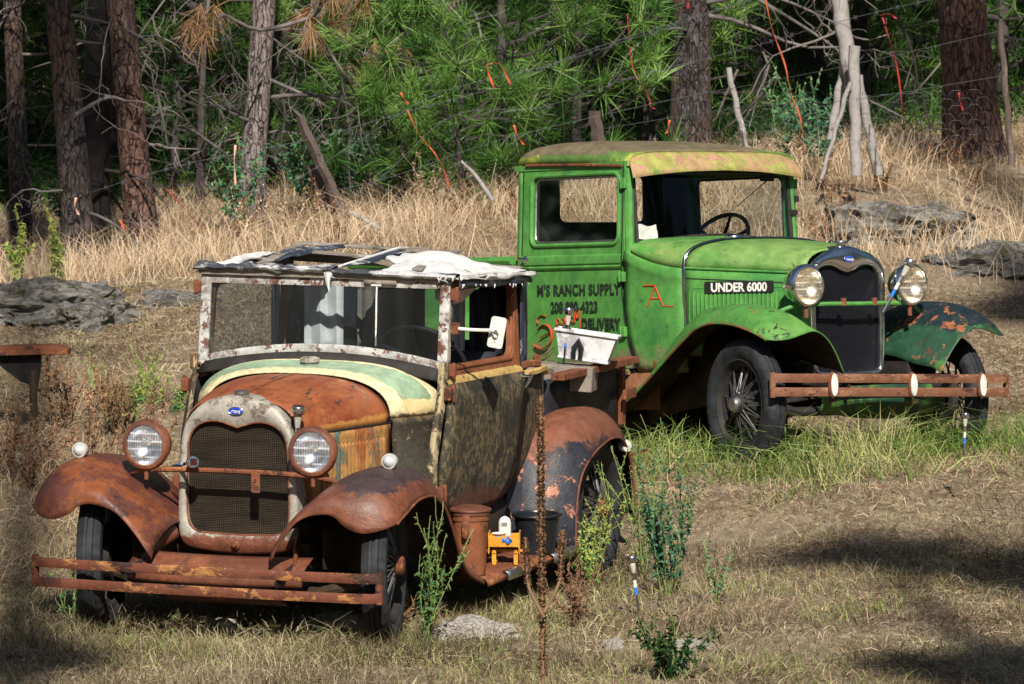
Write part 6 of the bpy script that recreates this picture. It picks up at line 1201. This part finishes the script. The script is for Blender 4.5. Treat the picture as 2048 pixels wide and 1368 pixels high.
# grass under and around rusty truck
def rk(X, Y, r):
    Mi = np.array(MR.inverted()); a = Mi[0, 0]*X+Mi[0, 1]*Y+Mi[0, 3]; b = Mi[1, 0]*X+Mi[1, 1]*Y+Mi[1, 3]
    d = np.minimum(np.hypot((a-.35)/.55, b/1.3), np.hypot((a+1.3)/1.9, (b-.85)/.42)); return r.uniform(size=len(X)) < np.clip(1.15-d, 0, 1)
field(44000, None, (21, 26), lambda X, Y, r: r.uniform(.04, .19, len(X)), lambda X, Y, r: r.uniform(.0010, .0020, len(X)), lambda X, Y, r: np.clip(.80+.3*clump(X, Y, 4, 42)+r.normal(size=len(X))*.22, 0, 1), 'green_grass', 'fringe_grass', 'mixed green and dry grass fringe around the rusty truck', 'grass', 7, .42, rk, -.35)
field(130000, None, (40.5, 66), lambda X, Y, r: r.uniform(.15, .75, len(X)), lambda X, Y, r: r.uniform(.004, .010, len(X)), under_tone, 'needles_dark', 'forest_undergrowth', 'dark green undergrowth covering the forest floor behind the fence', 'undergrowth', 12, .6,
      lambda X, Y, r: r.uniform(size=len(X)) < np.clip((Y-40.5)/3, 0, 1), -.3, wide=2.4)
def fstraw(X, Y, r):
    Mi = np.array(MR.inverted()); a = Mi[0, 0]*X+Mi[0, 1]*Y+Mi[0, 3]; b = Mi[1, 0]*X+Mi[1, 1]*Y+Mi[1, 3]
    return (a > .05) & (a < 1.1) & (abs(b) < 1.3) & (r.uniform(size=len(X)) < np.clip(.45+.9*clump(X, Y, 8, 91), .02, 1)*np.clip(.35+abs(b), 0, 1)*np.clip((1.15-a)/.4, 0, 1))
field(60000, None, (20.5, 23.6), lambda X, Y, r: r.uniform(.06, .24, len(X)), lambda X, Y, r: r.uniform(.0010, .0022, len(X)), lambda X, Y, r: np.clip(.38+.4*clump(X, Y, 6, 92)+r.normal(size=len(X))*.22, 0, 1), 'yard_straw', 'bumper_straw', 'upright dry straw in front of and under the rusty bumper', 'grass', 13, .36, fstraw, -.3)
# ---------------------------------------------------------------- individual weeds
def leafy(label, base, h, seed, mat='weed', stems=9, spread=.32, leafn=46, leaf=.016, name='weed', cat='weed', t0=.5, up=1.0, stem_mat='weed_stem', droop=.0, zlo=.12, grp=None):
    r = np.random.default_rng(seed); T = empty(name, base, label=label, cat=cat, group=grp); g = G(); t = Tufts()
    for k in range(stems):
        d = Vector((r.normal()*spread, r.normal()*spread, up)); L = h*r.uniform(.6, 1.05); p = crook((r.normal()*.01, r.normal()*.01, -.02), d, L, r, 8, .07, .03); g.tube(p, [.0035*(1-.75*i/8) for i in range(9)], 5)
        segs = []
        for _ in range(3):
            i = int(r.integers(3, 8)); q = crook(p[i], (p[i]-p[i-1]).normalized()+Vector(r.normal(size=3))*.45+Vector((0, 0, .3)), L*r.uniform(.18, .4), r, 4, .1, .04); g.tube(q, [.0018]*5, 4); segs += list(zip(q, q[1:]))
        segs += list(zip(p[1:], p[2:]))*2
        n = leafn; idx = r.integers(0, len(segs), n); tt = r.uniform(size=n); A = np.array([segs[i][0] for i in idx]); B_ = np.array([segs[i][1] for i in idx]); P = A+(B_-A)*tt[:, None]; ok = P[:, 2] > zlo*h; P = P[ok]; n = len(P)
        D = unit(r.normal(size=(n, 3))+np.array((0, 0, .5+droop))); Bd = np.zeros((n, 3)); Bd[:, 2] = -.3; sz = leaf*(1.25-.7*np.clip(P[:, 2]/h, 0, 1))*r.uniform(.6, 1.3, n); t.add(*blades(P, D, sz*1.6, sz*.30, Bd, np.clip(t0+r.normal(size=n)*.2+.25*(P[:, 2]/h-.5), 0, 1), r))
    put('stems', g, M[stem_mat], T, angle=0); t.build('leaves', M[mat], T); return T
M['weed_stem'] = flat('weed_stem_green', (.20, .24, .08), .6); M['dry_stem'] = flat('dry_stem', (.20, .12, .07), .8)
def gpx(u, v): return ghit(u, v)
leafy('tall bright green weed right of the rusty front tyre', gp(850, 21.75), .60, 1, 'weed', 9, .15, 90, .018, t0=.45)
leafy('yellowing leafy weed before the rusty rear wheel', gpx(1180, 1195), .56, 2, 'weed', 13, .26, 110, .015, t0=.80)
leafy('bushy blue green weed standing behind the solar light', gpx(1335, 1195), .72, 3, 'weed_blue', 13, .17, 140, .019, t0=.38)
leafy('thin pale green weed sprawling left of the blue green weed', gpx(1285, 1160), .66, 4, 'weed', 9, .28, 80, .016, t0=.5)
leafy('small greenish weed right of the blue green weed', gpx(1435, 1215), .34, 5, 'weed_blue', 5, .2, 40, .016, t0=.5)
leafy('low dark green shrub at the bottom edge of the foreground', gpx(1345, 1366), .28, 6, 'shrub_dark', 16, .5, 46, .026, t0=.5)
leafy('yellow green weed on the slope left of the left headlight', gpx(215, 905)+Vector((0, .6, 0)), .50, 7, 'weed', 12, .28, 60, .020, t0=.72)
leafy('yellow green weed patch just behind the left headlight', gpx(290, 870)+Vector((0, .6, 0)), .46, 17, 'weed', 10, .3, 60, .020, t0=.72)
leafy('small green weed beside the old radiator shell', gpx(350, 860)+Vector((0, .3, 0)), .34, 18, 'weed', 6, .2, 50, .02, t0=.5)
leafy('reddish brown dried weed in front of the rear tyre', gpx(1165, 1260), .26, 8, 'dead_weed', 8, .3, 40, .018, stem_mat='dry_stem')
leafy('brown dried weed under the right end of the running board', gpx(1150, 1225), .34, 9, 'dead_weed', 9, .3, 40, .014, stem_mat='dry_stem')
leafy('dry brown weed tuft just right of the rusty bumper', gpx(795, 1262), .22, 10, 'dead_weed', 12, .4, 40, .012, stem_mat='dry_stem', t0=.7)
leafy('green grass like weed in front of the rusty right tyre', gpx(150, 1250), .3, 21, 'weed', 6, .3, 16, .02, t0=.3)
for k, (u, v) in enumerate(((40, 560), (105, 565))): leafy('tall narrow yellow green mullein spike, %s of the pair at the left edge' % ('left' if not k else 'right'), gp(u, 33.5), .50, 70+k, 'weed', 3, .03, 150, .034, t0=.78, name='mullein_plant', cat='mullein')
rr = np.random.default_rng(404)
for k in range(26):
    u = rr.uniform(440, 2000); Y = rr.uniform(34, 38.5)
    leafy(where(u, 'brown seeding weed in straw', 'below'), gp(u, Y), rr.uniform(.25, .5), 300+k, 'straw' if k % 2 else 'dead_weed', 6, .25, 40, .020, stem_mat='dry_stem', grp='brown weeds along the fence', name='dry_weed', t0=.6)
for k in range(14):
    u = 8+k*23+rr.uniform(-8, 8); Y = rr.uniform(25.5, 29)
    leafy('brown dry weed, %s from the left, on the slope by the metal stand' % ('first', 'second', 'third', 'fourth', 'fifth', 'sixth', 'seventh', 'eighth', 'ninth', 'tenth', 'eleventh', 'twelfth', 'thirteenth', 'fourteenth')[k], gp(u, Y), rr.uniform(.25, .5), 340+k, 'dead_weed', 7, .3, 40, .018, stem_mat='dry_stem', grp='brown weeds on the left slope', name='dry_weed', t0=.7)
for k in range(9):
    u = rr.uniform(0, 2048); Y = rr.uniform(37.5, 39.5)
    leafy(where(u, 'leafy green shrub', 'at the foot of'), gp(u, Y), rr.uniform(.5, .9), 360+k, 'weed_blue', 9, .4, 90, .035, grp='green shrubs at the forest edge', name='shrub', cat='shrub', t0=.5)
# blades of grass before bumper and wheel of the green truck
for (u, v, hh, lb, s_) in ((1300, 905, .42, 'tall single green grass clump rising before the open fender of the green truck', 1), (1500, 915, .62, 'tall bright grass stem in front of the green truck front wheel', 2), (1590, 905, .34, 'green grass tuft at the near end of the green truck bumper', 3), (230, 1235, .42, 'long curved straw stems in front of the rusty bumper left half', 4)):
    r = np.random.default_rng(800+s_); n = 16 if s_ != 2 else 6; b = gpx(u, v); P = r.normal(size=(n, 3))*.025; P[:, 2] = -.01; D = unit(np.stack([r.normal(size=n)*.28, r.normal(size=n)*.15, np.ones(n)], 1)); Bd = np.stack([r.normal(size=n)*.5, r.normal(size=n)*.2, np.full(n, -.35)], 1)
    V, Fc, Tn = blades(P, D, hh*r.uniform(.5, 1.05, n), np.full(n, .0032), Bd, np.clip(.4+r.normal(size=n)*.2, 0, 1), r); o = arr_obj('grass_clump', V, Fc, Tn, M['green_grass'] if s_ != 4 else M['straw']); o.location = b; tag(o, lb, 'grass clump')
# mullein stalk close to the camera
Yf = 17.6; b = gp(1088, Yf); mu = empty('mullein_stalk', b, label='tall dark brown dead mullein stalk in the near foreground crossing the rusty running board', cat='mullein'); top = pxy(1081, 792, Yf)-b
def spike(nm, P, R0, seed, parent, dens=900, bare=.35):
    r = np.random.default_rng(seed); P = cr(P, 6); g = G(); n = len(P); g.tube(P, [R0*.42]*n, 8); st_ = put(nm, g, M['dry_stem'], parent); t = Tufts(); A = np.array(P); k = dens; q = r.uniform(0, 1, k)**.8; q = bare+(1-bare)*q; ii_ = np.minimum((q*(n-1)).astype(int), n-2); fr_ = q*(n-1)-ii_; C = A[ii_]+(A[ii_+1]-A[ii_])*fr_[:, None]
    a = r.uniform(0, 6.28, k); O = np.stack([np.cos(a), np.sin(a), r.uniform(.1, .7, k)], 1); C = C+O*np.array([1, 1, 0])*R0*r.uniform(.25, .6, (k, 1)); tap = np.clip((1.03-q)*8, .25, 1); t.add(*blades(C, unit(O), R0*.75*r.uniform(.6, 1.2, k)*tap, R0*.22*r.uniform(.6, 1.3, k), np.zeros((k, 3)), r.uniform(0, 1, k), r)); t.build('seed_heads', M['mullein'], st_)
spike('stalk', [(0, 0, -.05), (top.x*.3, 0, top.z*.35), (top.x*.8, 0, top.z*.7), (top.x, 0, top.z)], .0165, 1, mu, 2300, .30)
for du, v0, v1, sd in ((-38, 1175, 1075, 2), (38, 1165, 1060, 3)):
    a = pxy(1088, v0+60, Yf)-b; c_ = pxy(1088+du*.8, v0, Yf)-b; d_ = pxy(1088+du, v1, Yf)-b; spike('side_stalk', [a, c_, (c_+d_)/2, d_], .014, sd, mu, 420, .35)
# ---------------------------------------------------------------- pines behind the viewpoint that shade the yard; some added to darken the corners
def shade_tree(target, dist, label, seed, R, zx=1., blobs=22):
    """pine whose crown stands between the sun and target"""
    r = np.random.default_rng(seed); c = Vector(target)+SUN*dist; b = Vector((c.x, c.y, gz(c.x, c.y)-.1)); T = empty('pine_tree', b, label=label, cat='tree', group='pines behind the viewpoint'); Hh = c.z-b.z+R*.2*zx; put('trunk', trunk_mesh((0, 0, 0), (0, 0, Hh), .22, .06, seed, 1.3), M['bark_red'], T, angle=80); t = Tufts(); gb = G()
    for k in range(blobs):
        z = (c.z-b.z)+r.uniform(-.9, .7)*R*zx; L = R*r.uniform(.55, 1.05); a = r.uniform(0, 6.28); p = crook((0, 0, z), (math.cos(a), math.sin(a), .1), L, r, 6, .12, .02); gb.tube(p, [.03*(1-.8*i/6) for i in range(7)], 4, cap=False)
        for i in range(1, 7):
            for _ in range(3): t.tuft(np.array(p[i])+r.normal(size=3)*np.array((.12, .12, .12*zx)), unit(r.normal(size=3)), .20, 16, r, .9, .009, .5)
    cw = t.build('crown', M['needles_dark'], T); put('crown_branches', gb, M['twig_dark'], cw, angle=0); return T
def _old(): pass
for (u, v, dist, R, zx, sd, lb) in ((1985, 1340, 30, .45, .20, 1, 'pine behind the viewpoint shading the lower right corner of the yard'), (2060, 1150, 33, .40, .12, 2, 'pine behind the viewpoint shading the right edge of the yard'), (2090, 600, 46, .75, .9, 3, 'pine behind the viewpoint shading the bank at the right edge')):
    shade_tree(ghit(u, v), dist, lb, sd, R, zx)
for (tg, dist, R, zx, bl, sd, lb) in ((pxy(70, 200, 37), 53, 1.15, .8, 26, 11, 'unseen pine added behind the viewpoint to shade the trunks at the upper left'), (pxy(1960, 120, 38.4), 54, .6, .8, 14, 12, 'unseen pine added behind the viewpoint to shade the very thick right trunk'), (pxy(1700, 40, 44), 62, 1.1, .7, 20, 13, 'unseen pine added behind the viewpoint to shade the forest behind the braced posts'), (ghit(20, 1330), 31, .40, .3, 10, 14, 'slight unseen pine added behind the viewpoint to dapple the lower left corner')):  # unseen pines added to darken the corners and the upper right forest
    shade_tree(tg, dist, lb, sd, R, zx, bl)
# unseen forest added all round the clearing to block low sky light
r = np.random.default_rng(88); n = 90000; a = r.uniform(0, 2*math.pi, n); R_ = r.uniform(30, 40, n); X = R_*np.cos(a); Y = 22+R_*np.sin(a); k = ~((np.abs(X) < 7+.1*np.clip(Y, 0, 99)) & (Y > 22)); X, Y, R_ = X[k], Y[k], R_[k]
hmax = np.where(Y < 0, 10.5, 15)*(.75+.25*np.sin(np.arctan2(Y-22, X)*23)); Zb = heights(X, Y); Z = Zb+r.uniform(0, 1, len(X))*hmax; P = np.stack([X, Y, Z], 1); D = unit(r.normal(size=(len(X), 3))); V, Fc, Tn = blades(P, D, r.uniform(.4, .9, len(X)), np.full(len(X), .10), np.zeros((len(X), 3))-.1, r.uniform(.1, .7, len(X)), r)
o = arr_obj('sky_block_forest', V, Fc, Tn, M['needles_dark']); tag(o, 'unseen dark pine forest added all round the clearing to block low sky light', 'forest', kind='stuff')
p = ghit(1760, 1116); shade_tree(p, 34, 'slim pine behind the viewpoint casting the thin dark band across the yard', 9, .42, .06, 10)
